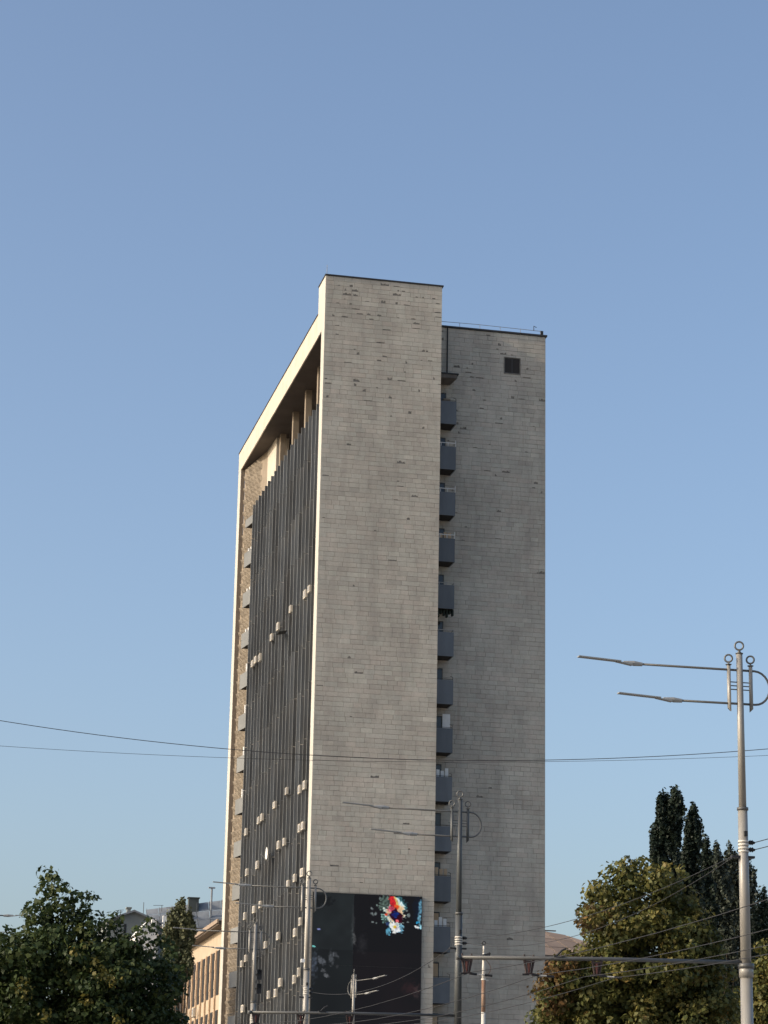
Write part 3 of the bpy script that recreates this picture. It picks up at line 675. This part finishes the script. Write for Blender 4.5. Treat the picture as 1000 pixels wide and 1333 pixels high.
b = MB(); b.tube([(0, 0, 10.22), (0, 0, 10.28)], .105, 12); b.box(-.05, .2, -.03, .03, 10.2, 10.24); b.build('collar', M['band'], rp)
# dark boxes on the fourth lamp
pb = spot(337, 1269, 91.2)
for (dz, lab) in ((0, 'upper dark signal box beside the lamp pole on the finned facade'), (-.52, 'lower dark signal box beside the lamp pole on the finned facade')):
    o = empty('signal_box', lab, 'signal box', (pb.x, pb.y, pb.z + dz), 'dark signal boxes')
    b = MB(); b.box(-.09, .09, -.12, .12, -.19, .19); b.build('casing', M['dark'], o)
    b = MB(); b.box(-.20, -.092, -.025, .025, -.03, .03); b.build('bracket', M['dark'], o)
    b = MB(); b.tube([(0, -.12, .08), (0, -.2, .09)], [.075, .08], 10, caps=False); b.build('visor', M['dark'], o)

# ------------------------------------------------------------------ overhead wires
def catenary(name, a, b, sag, r, label, group):
    a, b = Vector(a), Vector(b); m = MB(); n = 24
    m.tube([a.lerp(b, k / n) - Vector((0, 0, sag * 4 * (k / n) * (1 - k / n))) for k in range(n + 1)], r, 6)
    return tag(m.build(name, M['wire'], smooth=True), label, 'wire', group)
a = spot(-420, 882, 55); b_ = spot(1600, 932, 55)
WG = 'overhead wires'
c1 = MB(); pts = []
for k in range(49):
    x = -200 + k * 30; u = (x - 640) / 640.0; y = 990 - 52 * u * u if x < 640 else 990 - 52 * u * u * .92
    pts.append(spot(x, y, 55))
c1.tube(pts, .0082, 6); tag(c1.build('overhead_wire', M['wire']), 'thick span wire sagging across the whole picture in front of the tower', 'wire', WG)
c2 = MB(); c2.tube([spot(x, 992 - 21 * ((x - 610) / 610.0) ** 2, 56.5) for x in range(-200, 1500, 40)], .0048, 6); tag(c2.build('overhead_wire', M['wire']), 'thin span wire just below the thick one, fainter on the left sky', 'wire', WG)
i1 = P_L1 + Vector((.2, 0, 8.05)); i1b = P_L1 + Vector((.2, 0, 7.92)); i2 = P_L2 + Vector((.2, 0, 8.05)); i2b = P_L2 + Vector((.2, 0, 7.92)); i3 = P_L3 + Vector((.2, 0, 7.95))
catenary('overhead_wire', i2, P_L1 + Vector((-.2, 0, 7.79)), .32, .0065, 'upper feeder cable between the grey lamp and the large cream lamp', WG)
catenary('overhead_wire', i2b, P_L1 + Vector((-.2, 0, 7.77)), .60, .006, 'lower feeder cable between the grey lamp and the large cream lamp', WG)
catenary('overhead_wire', i1, (-12.3, -135, 8.4), .3, .008, 'upper cable leaving the right side of the large cream lamp', WG)
catenary('overhead_wire', i1b, (-12.3, -135, 8.15), .3, .008, 'lower cable leaving the right side of the large cream lamp', WG)
catenary('overhead_wire', P_L2 + Vector((-.2, 0, 7.79)), i3, .45, .008, 'feeder cable running from the grey lamp towards the corner lamp', WG)
xs = [(-5.22 + .12, 'leftmost trolley wire hung from the bracket arm'), (-4.07 + .2, 'second trolley wire from the left under the bracket arm'), (-2.78 - .25, 'third trolley wire from the left under the bracket arm'), (-2.78 + .3, 'rightmost trolley wire under the bracket arm, nearest the lamp poles')]
for dx, lab in xs:
    m = MB(); pts = []
    ends = [-128.4, -110.4, -92.1, -75.0, -57.3, -40]; hz = [5.55, 5.52, 5.74, 5.74, 5.74, 5.74]
    for q in range(len(ends) - 1):
        for k in range(8):
            y = ends[q] + (ends[q + 1] - ends[q]) * k / 8; xx = P_L1.x + dx + (y + 110.4) * (-.038); pts.append((xx, y, hz[q] + (hz[q + 1] - hz[q]) * k / 8 - .2 * 4 * (k / 8) * (1 - k / 8)))
    m.tube(pts, .0065, 5); tag(m.build('trolley_wire', M['wire']), lab, 'wire', 'trolley wires')

# ------------------------------------------------------------------ buildings around
pb_ = empty('peach_building', 'peach rendered building with tall slit windows under a dark eave, beside the tower', 'building', (.5, 52, 0))
EZ = 22.0; Y0, Y1 = -14.5, 14.5
bx('wall', M['peach'], pb_, 0.12, 12, Y0, Y1, 0, EZ)
ev = bx('eave', M['eave'], pb_, -.65, 12.5, Y0 - .5, Y1 + .6, EZ + .003, EZ + .28)
b = MB(); b.box(-.78, -.652, Y0 - .6, Y1 + .7, EZ + .12, EZ + .42); b.build('gutter', M['brownroof'], ev)
rf_ = MB(); rf_.poly([(-.7, Y0 - .55, EZ + .285), (5.9, Y0 + 4, EZ + 2.4), (5.9, Y1 - 4, EZ + 2.4), (-.7, Y1 + .65, EZ + .285)][::-1]); rf_.poly([(12.5, Y0 - .55, EZ + .285), (12.5, Y1 + .65, EZ + .285), (5.9, Y1 - 4, EZ + 2.4), (5.9, Y0 + 4, EZ + 2.4)][::-1]); rf_.poly([(-.7, Y0 - .55, EZ + .285), (12.5, Y0 - .55, EZ + .285), (5.9, Y0 + 4, EZ + 2.4)]); rf_.poly([(12.5, Y1 + .65, EZ + .285), (-.7, Y1 + .65, EZ + .285), (5.9, Y1 - 4, EZ + 2.4)]); rf_.build('roof', M['brownroof'], pb_)
for i in range(10):
    y = Y0 + 3.2 + i * 2.62
    for (z0, z1) in ((16.9, 20.4), (12.2, 15.7), (7.5, 11.0)):
        f = bx('window', M['dark'], pb_, .06, .118, y, y + 1.15, z0, z1)
        bx('pane', M['dimglass'], f, .045, .058, y + .08, y + .53, z0 + .1, z1 - .1); bx('pane', M['dimglass'], f, .045, .058, y + .61, y + 1.07, z0 + .1, z1 - .1)
    pr = MB()
    for k in range(18):
        pr.box(-.02 + .02 * (k % 2), .119, y + 1.45, y + 1.95, 6.8 + k * .76, 6.8 + k * .76 + .74)
    pr.build('pilaster', M['brickpier'], pb_)
dp = MB(); dp.tube([(-.06, Y0 + 1.2, 0), (-.06, Y0 + 1.2, EZ - .1)], .07, 8); dp.build('downpipe', mat('pink_pipe', (.42, .27, .23), .7), pb_)
for n_, (i, z, lab) in enumerate(((6, 16.5, 'white air conditioner on the peach building, nearest the tower'), (4, 16.2, 'white air conditioner on the peach building, middle of three'), (8, 16.0, 'white air conditioner on the peach building, nearest the left tree'))):
    o = copy_tree(proto); o['label'] = lab; o['group'] = 'air conditioners on the peach building'; o.location = (.3, 52 + Y0 + 3.4 + i * 2.62, z); o.rotation_euler = (0, 0, 0); o.scale = (1.3, 1.3, 1.4)

def gable_house(name, label, loc, w, dpt, h, rise, wm, rm, chim, along=True):
    o = empty(name, label, 'building', loc)
    wl = MB(); wl.prism([(-w / 2, 0), (w / 2, 0), (w / 2, dpt), (-w / 2, dpt)], -loc[2], h)
    wl.poly([(-w / 2, 0, h), (w / 2, 0, h), (0, 0, h + rise)]); wl.poly([(w / 2, dpt, h), (-w / 2, dpt, h), (0, dpt, h + rise)]); wl.build('wall', wm, o)
    for s in (-1, 1):
        b = MB(); b.poly([(s * (w / 2 + .4), -.4, h - .15), (s * (w / 2 + .4), dpt + .4, h - .15), (0, dpt + .4, h + rise + .12), (0, -.4, h + rise + .12)]); b.poly([(s * (w / 2 + .4), -.4, h - .35), (0, -.4, h + rise - .08), (0, -.4, h + rise + .12), (s * (w / 2 + .4), -.4, h - .15)]); b.build('roof', rm, o)
    for (x, y, cw, z1) in chim:
        b = MB(); b.box(x - cw / 2, x + cw / 2, y, y + .8, h - .5, z1); b.box(x - cw / 2 - .1, x + cw / 2 + .1, y - .1, y + .9, z1 + .002, z1 + .15); b.build('chimney', wm, o)
    return o
gh = gable_house('gabled_house', 'grey green gabled house far behind the left tree', (.4, 99.5, 0), 5.4, 9, 28.75, .95, M['greenwall'], M['greyroof'], ((-.45, .5, .36, 30.0),))
bx('window', M['dark'], gh, -.95, -.70, -.03, -.005, 27.2, 28.35)
go = empty('grey_roof_building', 'long grey building with a steep sheet metal roof between gabled house and tower', 'building', (6.8, 106, 0))
bx('wall', M['greywall'], go, -3.9, 12, 0, 10, 0, 28.9)
# roof sheets
for i in range(12):
    for k in range(3):
        x0 = -4.1 + i * 1.35; ytop = 2.2; b = MB()
        za, zb = 28.9 + k * 1.25, 28.9 + (k + 1) * 1.25; ya, yb_ = -.3 + k * .95, -.3 + (k + 1) * .95
        slope = lambda x: max(0, (x + 4.1)) * .095
        s0 = min(1.22, .54 + .06 * i); s1 = min(1.22, .54 + .06 * (i + 1))
        b.quad((x0 + .02, ya, 28.9 + (za - 28.9) * s0), (x0 + 1.33, ya, 28.9 + (za - 28.9) * s1), (x0 + 1.33, yb_ - .02, 28.9 + (zb - 28.9) * s1 - .02), (x0 + .02, yb_ - .02, 28.9 + (zb - 28.9) * s0 - .02), rnd.random())
        b.box(x0 - .02, x0 + .02, ya - .03, ya + .03, 28.9 + (za - 28.9) * s0 - .02, 28.9 + (zb - 28.9) * s0)
        b.build('roof_sheet', M['greyroof'], go)
bx('eave', M['eave'], go, -4.2, 12.2, -.45, -.02, 28.72, 28.9)
bx('wall', M['greywall'], go, -3.95, 12, 2.6, 10, 28.902, 30.3)
b = MB(); b.box(.4, 1.5, 1.6, 2.4, 30.2, 32.25); b.box(.3, 1.6, 1.5, 2.5, 32.252, 32.37); b.build('dormer', M['dormer'], go)
b = MB(); b.tube([(2.75, .9, 29), (2.75, .9, 33.3)], .10, 6); b.box(2.4, 3.1, .8, 1.0, 33.302, 33.45); b.build('vent_pipe', M['greywall'], go)
b = MB(); b.box(-.7, -.3, .6, 1.0, 29, 31.0); b.build('chimney', M['greenwall'], go)
b = MB(); b.box(-2.6, -2.1, -.8, -.3, 27.9, 30.0); b.build('chimney', M['white'], go)
AG2 = 'rooftop aerials'
def aerial(px, py0, py1, D, lab, bars):
    p = spot(px, py0, D); q = spot(px, py1, D)
    o = empty('rooftop_aerial', lab, 'aerial', tuple(q), AG2)
    h = p.z - q.z; b = MB(); b.tube([(0, 0, 0), (0, 0, h)], .035, 5); b.build('mast', M['steel'], o)
    for (x0, x1, f) in bars:
        b = MB(); b.tube([(x0, 0, h * f), (x1, 0, h * f + .05)], .025, 5); b.build('crossbar', M['steel'], o)
aerial(186.5, 1174, 1192, 250, 'thin bare mast on the ridge behind the left tree', [])
aerial(210.5, 1178, 1186.5, 255, 'thin aerial with a long crossbar on the grey roof', [(-.9, .15, .9)])
aerial(222, 1181, 1187, 255, 'low aerial with a slanted crossbar next to the small poplar', [(-.5, .5, .85)])
aerial(157, 1184, 1192, 250, 'short dark aerial at the left end of the gabled house', [(-.3, .3, .9), (-.2, .2, .6)])
wh = empty('white_house', 'sunlit white rendered house corner glimpsed through the left tree', 'building', (-6.7, 29.2, 0))
bx('wall', M['white'], wh, -.75, .75, 0, 4, 0, 20.3); 
for q in ([(-.75, 0, 20.3), (.75, 0, 20.3), (.1, 0, 21.2)], [(.75, 4, 20.3), (-.75, 4, 20.3), (.1, 4, 21.2)]):
    b = MB(); b.poly(q); b.build('gable', M['white'], wh)
for s in (-1, 1):
    b = MB(); b.poly([(s * .9, -.1, 20.15), (s * .9, 4.1, 20.15), (.1, 4.1, 21.28), (.1, -.1, 21.28)]); b.build('roof', M['white'], wh)
bx('chimney', M['white'], wh, .4, .75, .5, .9, 20.3, 21.4)

tr = empty('tan_roof_building', 'low brown building with a tan sheet metal roof behind the golden tree', 'building', (29, 43, 0))
bx('wall', M['brownwall'], tr, -12, 16, 0, 12, 0, 20.9)
bx('eave', M['eave'], tr, -12.5, 16.5, -.7, 0.0, 20.95, 21.2)
b = MB(); b.box(-.95, -.2, -.06, -.003, 18.6, 20.4); b.build('window', M['teal'], tr)
hip = lambda x: max(.12, min(1.0, 1 - (x - 3.0) / 4.2))
def roof_pt(x, f, dz=0.0):
    f = f * hip(x); return (x - 1.9 * f, -.6 + 4.6 * f, 21.22 + 2.5 * f + dz)
for i in range(14):
    x0, x1 = -12.4 + i * 1.6, -12.4 + (i + 1) * 1.6
    b = MB(); b.quad(roof_pt(x0, 0, -.09), roof_pt(x1, 0, -.09), roof_pt(x1, 1, -.09), roof_pt(x0, 1, -.09)); b.build('roof_deck', M['brownwall'], tr)
    for k in range(3):
        f0, f1 = k / 3 + .012, (k + 1) / 3 - .012; g_ = .045
        b = MB(); P = [roof_pt(x0 + g_, f0), roof_pt(x1 - g_, f0), roof_pt(x1 - g_, f1), roof_pt(x0 + g_, f1)]; t = rnd.random()
        b.quad(*P, t)
        for q in range(4):
            a_, c_ = P[q], P[(q + 1) % 4]; b.quad((a_[0], a_[1], a_[2] - .06), (c_[0], c_[1], c_[2] - .06), c_, a_, t)
        b.build('roof_sheet', M['tanroof'], tr)
bx('ridge', M['eave'], tr, -14.0, 1.3, 3.95, 4.15, 23.70, 23.78)
b = MB(); b.box(-12, .8, 4.2, 12, 20.9, 23.6); b.build('attic', M['brownwall'], tr)

# ------------------------------------------------------------------ trees
def leaf_cloud(name, m, parent, clumps, n, size, seed, shell=.55, droop=.35, aspect=.8, kind=None):
    """clumps: array rows (x, y, z, rx, ry, rz). Leaves are bent two-triangle blades spread through each clump, denser to its skin."""
    r = np.random.default_rng(seed); cl = np.array(clumps, float)
    vol = (cl[:, 3] * cl[:, 4] * cl[:, 5]) ** (2 / 3); idx = r.choice(len(cl), n, p=vol / vol.sum())
    d = r.normal(size=(n, 3)); d /= np.linalg.norm(d, axis=1)[:, None]
    rad = (shell + (1 - shell) * r.random(n)) ** .7 * np.where(r.random(n) < .08, 1.18, 1.0)
    P = cl[idx, :3] + d * rad[:, None] * cl[idx, 3:6]
    nrm = d * .7 + r.normal(size=(n, 3)) * .55 + np.array([0, 0, .45]); nrm /= np.linalg.norm(nrm, axis=1)[:, None]
    ax = r.normal(size=(n, 3)) + np.array([0, 0, -droop * 2]) + d * .5; ax -= (ax * nrm).sum(1)[:, None] * nrm; ax /= np.linalg.norm(ax, axis=1)[:, None]
    sd = np.cross(nrm, ax); s = size * r.uniform(.45, 1.4, n)[:, None]
    V = np.stack([P - ax * s * .5, P + sd * s * aspect * .5 + ax * s * .02 + nrm * s * .08, P + ax * s * .55 - nrm * s * .06, P - sd * s * aspect * .5 + ax * s * .02 + nrm * s * .08], 1).reshape(-1, 3)
    ct = r.random(len(cl))[idx]; t = np.clip(.45 * ct + .55 * r.random(n), 0, 1)
    me = bpy.data.meshes.new(name); me.vertices.add(4 * n); me.loops.add(4 * n); me.polygons.add(n)
    me.vertices.foreach_set('co', V.astype(np.float32).ravel()); me.loops.foreach_set('vertex_index', np.arange(4 * n, dtype=np.int32)); me.polygons.foreach_set('loop_start', np.arange(0, 4 * n, 4, dtype=np.int32))
    try: me.polygons.foreach_set('loop_total', np.full(n, 4, dtype=np.int32))
    except Exception: pass
    a = me.attributes.new('tint', 'FLOAT', 'FACE'); a.data.foreach_set('value', t.astype(np.float32)); me.update(calc_edges=True); me.materials.append(m)
    o = bpy.data.objects.new(name, me); C.objects.link(o)
    if parent: o.parent = parent
    if kind: o['kind'] = kind
    return o

def fill_outline(rows, D, mpp, r, step, rlo, rhi, base):
    """rows: (y, xl, xr) outline of a crown in the measured view; fills it with clumps in depth."""
    out = []
    ys = [q[0] for q in rows]
    y = ys[0]
    while y < ys[-1]:
        xl = np.interp(y, ys, [q[1] for q in rows]); xr = np.interp(y, ys, [q[2] for q in rows]); half = max((xr - xl) / 2, 3)
        x = xl + r.uniform(0, step * .5)
        while x < xr:
            edge = 1 - abs((x - (xl + xr) / 2) / half); dep = half * mpp * math.sqrt(max(.05, 1 - (1 - edge) ** 2))
            for q in range(1 if dep < .6 else 2 if dep < 1.3 else 3):
                dd = r.uniform(-1, 1) * dep * .9
                p = spot(x + r.gauss(0, step * .25), y + r.gauss(0, step * .25), D) + Vector((F_.x, F_.y, 0)) * dd - base
                rr = r.uniform(rlo, rhi); out.append((p.x, p.y, p.z, rr, rr, rr * .72))
            x += step * r.uniform(.75, 1.25)
        y += step * r.uniform(.7, 1.1)
    return out
def skeleton(root, clumps, m, h, seed, r0=.14, nb=26):
    r = random.Random(seed); tr_ = MB(); top = max(c[2] for c in clumps)
    tr_.tube([(0, 0, 0), (.05, .02, h * .5), (-.04, .03, h), (.02, 0, top * .80)], [r0 * 1.25, r0, r0 * .8, r0 * .12], 10); t = tr_.build('trunk', m, root, smooth=True)
    inner = sorted(clumps, key=lambda c: c[0] ** 2 + c[1] ** 2 + max(0, c[2] - top * .75) ** 2)[:max(nb, int(len(clumps) * .6))]
    for c in r.sample(inner, min(nb, len(inner))):
        z0 = max(h * .55, min(c[2] - .5, h + (top - h) * r.random() * .5)); st = Vector((0, 0, z0)); en = Vector(c[:3]); md = st.lerp(en, .5) + Vector((0, 0, .25))
        b = MB(); b.tube([st, md, en], [r0 * .35, r0 * .22, .012], 6); b.build('branch', m, root, smooth=True)

rt = random.Random(21)
# linden at the left, its shade put into dark leaf colours
base = spot(90, 1333, 45); base.z = 0
lt = empty('linden_tree', 'dark green broadleaf tree filling the lower left corner', 'tree', tuple(base))
rows = [(1142, 62, 72), (1158, 57, 82), (1178, 56, 100), (1200, 44, 112), (1222, 30, 150), (1236, -20, 195), (1252, -60, 215), (1280, -80, 226), (1310, -90, 228), (1380, -100, 232), (1440, -60, 200)]
cl = fill_outline(rows, 45, .0143, rt, 17, .20, .38, base)
for (x, y, rr) in ((66, 1140, .13), (74, 1146, .13), (60, 1152, .12), (82, 1155, .13), (57, 1160, .12), (100, 1168, .15), (113, 1165, .13), (123, 1167, .11), (128, 1170, .07), (44, 1178, .18), (36, 1186, .15), (60, 1183, .15), (112, 1182, .14), (118, 1193, .1), (40, 1200, .12), (150, 1196, .2), (140, 1204, .2), (158, 1208, .14), (165, 1222, .15), (185, 1211, .2), (195, 1202, .16), (203, 1212, .14), (212, 1228, .2), (225, 1240, .2), (232, 1262, .2), (238, 1272, .1), (30, 1222, .2), (12, 1224, .2), (0, 1222, .2), (230, 1300, .2), (236, 1325, .16)):
    p = spot(x, y, 45 + rt.uniform(-.6, .6)) - base; cl.append((p.x, p.y, p.z, rr, rr, rr * .75))
skeleton(lt, cl, M['bark'], 2.6, 3, .16, 44)
leaf_cloud('crown', M['linden'], lt, cl, 60000, .098, 31, shell=.35)
yl = []  # leaf clusters coloured as if sunlit
for (x, y, rr) in ((124, 1252, .10), (131, 1267, .16), (140, 1273, .16), (148, 1277, .12), (26, 1286, .16), (34, 1290, .14), (30, 1276, .10), (152, 1326, .12), (113, 1227, .10), (96, 1240, .10), (111, 1300, .12), (60, 1320, .12)):
    p = spot(x, y, 43.2 + rt.uniform(-.2, .2)) - base; yl.append((p.x, p.y, p.z, rr, rr, rr * .8))
leaf_cloud('sunlit_leaves', M['sunlitleaf'], lt, [(a, b, c, d * 1.5, e * 1.5, f * 1.5) for a, b, c, d, e, f in yl], 300, .075, 36, shell=.05)
# golden brown tree at the right
base = spot(818, 1333, 60); base.z = 0
gt = empty('golden_tree', 'broad golden green tree with turning leaves left of the large lamp pole', 'tree', tuple(base))
rows = [(1126, 806, 846), (1138, 798, 880), (1150, 796, 892), (1162, 776, 896), (1180, 765, 898), (1200, 762, 905), (1220, 768, 930), (1240, 762, 936), (1262, 732, 942), (1290, 720, 946), (1315, 705, 958), (1340, 700, 962), (1420, 730, 930)]
cl = fill_outline(rows, 60, .0191, rt, 15, .24, .44, base)
for (x, y, rr) in ((815, 1121, .18), (808, 1128, .18), (836, 1120, .2), (848, 1126, .16), (868, 1128, .18), (886, 1130, .16), (892, 1140, .16), (775, 1155, .2), (772, 1166, .18), (764, 1182, .16), (768, 1196, .2), (925, 1212, .22), (935, 1222, .18), (938, 1236, .16), (703, 1318, .18), (712, 1308, .16), (952, 1300, .24), (965, 1318, .22)):
    p = spot(x, y, 60 + rt.uniform(-.8, .8)) - base; cl.append((p.x, p.y, p.z, rr, rr, rr * .75))
skeleton(gt, cl, M['bark'], 3.2, 4, .2, 40)
for c in [(728, 1262), (718, 1280), (714, 1298), (724, 1310), (738, 1252), (770, 1192), (704, 1312), (744, 1275)]:
    for q in range(2):
        p = spot(c[0] + rt.uniform(-6, 6), c[1] + rt.uniform(-6, 6), 59 + rt.uniform(-.8, .6)) - base; cl.append((p.x, p.y, p.z, .3, .3, .22))
leaf_cloud('crown', M['maple'], gt, cl, 64000, .118, 33, shell=.35)
cr = []
for (x, y, rr) in ((728, 1262, .25), (720, 1275, .28), (716, 1292, .28), (722, 1305, .25), (735, 1268, .25), (712, 1284, .2), (738, 1252, .2), (770, 1190, .22), (766, 1202, .2), (720, 1318, .2), (740, 1285, .25)):
    p = spot(x, y, 59 + rt.uniform(-.4, .4)) - base; cr.append((p.x, p.y, p.z, rr, rr, rr * .75))
leaf_cloud('rusty_leaves', M['rustleaf'], gt, [(a, b, c, d * 1.9, e * 1.9, f * 1.8) for a, b, c, d, e, f in cr], 2100, .11, 34, shell=.1)
# lit bush at the right edge
base = spot(1000, 1333, 66); base.z = 0
bt = empty('olive_tree', 'olive green broadleaf tree at the right edge behind the large lamp pole', 'tree', tuple(base))
rows = [(1238, 994, 1030), (1255, 984, 1040), (1280, 975, 1050), (1310, 970, 1060), (1390, 970, 1060)]
cl = fill_outline(rows, 66, .021, rt, 14, .25, .42, base); skeleton(bt, cl, M['bark'], 2.8, 6, .14, 14)
leaf_cloud('crown', M['maple'], bt, cl, 14000, .12, 35)
# poplars
def poplar(label, rows, D, leaf, n, seed, size=.17, mk='poplar', name='poplar_tree', spr=None):
    xm = np.mean([(q[1] + q[2]) / 2 for q in rows[1:]]); base = spot(xm, 1333, D); base.z = 0; mpp = D / 3141.4
    o = empty(name, label, 'tree', tuple(base), 'dark poplars behind the golden tree' if name == 'poplar_tree' else None)
    rr = random.Random(seed); cl = []; ys = [q[0] for q in rows]; y = ys[0]
    while y < ys[-1]:
        xl = np.interp(y, ys, [q[1] for q in rows]); xr = np.interp(y, ys, [q[2] for q in rows]); x = xl
        while x <= xr:
            half = (xr - xl) / 2 * mpp
            for q in range(2):
                p = spot(x + rr.gauss(0, 1.2), y + rr.gauss(0, 2.5), D) + Vector((F_.x, F_.y, 0)) * rr.uniform(-1, 1) * half * .8 - base
                k = rr.uniform(.12, .21) * (D / 115.0); cl.append((p.x, p.y, p.z, k, k, k * 2.5))
            x += rr.uniform(5.0, 8.0)
        y += rr.uniform(7, 10)
    skeleton(o, cl, M['bark'], 4, seed, .22, 16)
    leaf_cloud('crown', M[mk], o, cl, int(n * 2.2), size, seed, shell=.2, droop=-.6, aspect=.7)
poplar('tallest dark poplar, leftmost of the row behind the golden tree', [(1032, 878, 882), (1036, 870, 885), (1042, 859, 888), (1052, 857, 890), (1066, 859, 890), (1072, 857, 886), (1082, 853, 884), (1100, 850, 883), (1110, 851, 884), (1160, 852, 886), (1220, 856, 886)], 115, None, 9000, 51)
poplar('second tallest dark poplar, touching the tallest one on its right', [(1053, 902, 905), (1060, 898, 907), (1070, 897, 909), (1082, 896, 912), (1094, 895, 911), (1105, 893, 910), (1125, 890, 910), (1180, 890, 912), (1240, 890, 912)], 117, None, 6500, 52)
poplar('slim dark poplar right after the two tallest ones', [(1101, 919, 921), (1110, 918, 924), (1122, 917, 926), (1140, 915, 928), (1200, 912, 934), (1280, 912, 934)], 121, None, 5500, 53)
poplar('broad grey green poplar just left of the large lamp pole', [(1106, 932, 936), (1114, 931, 939), (1130, 930, 944), (1150, 928, 950), (1220, 924, 956), (1330, 930, 960)], 125, None, 7500, 54, mk='poplar_far')
poplar('grey green poplar half hidden behind the large lamp pole', [(1107, 949, 952), (1112, 947, 966), (1122, 948, 975), (1134, 948, 980), (1150, 948, 981), (1160, 950, 984), (1220, 950, 982), (1330, 955, 985)], 127, None, 8000, 55, mk='poplar_far')
poplar('shorter dark poplar at the right edge of the picture', [(1168, 994, 997), (1176, 990, 1000), (1188, 985, 1006), (1220, 980, 1012), (1270, 976, 1012), (1330, 976, 1012)], 122, None, 5500, 56)
poplar('small dark conical tree between the grey roofs and the peach building', [(1177, 236, 241), (1186, 230, 246), (1200, 222, 254), (1215, 217, 254), (1232, 216, 250), (1270, 214, 252)], 170, None, 4200, 57, .22, 'olive', 'conical_tree')
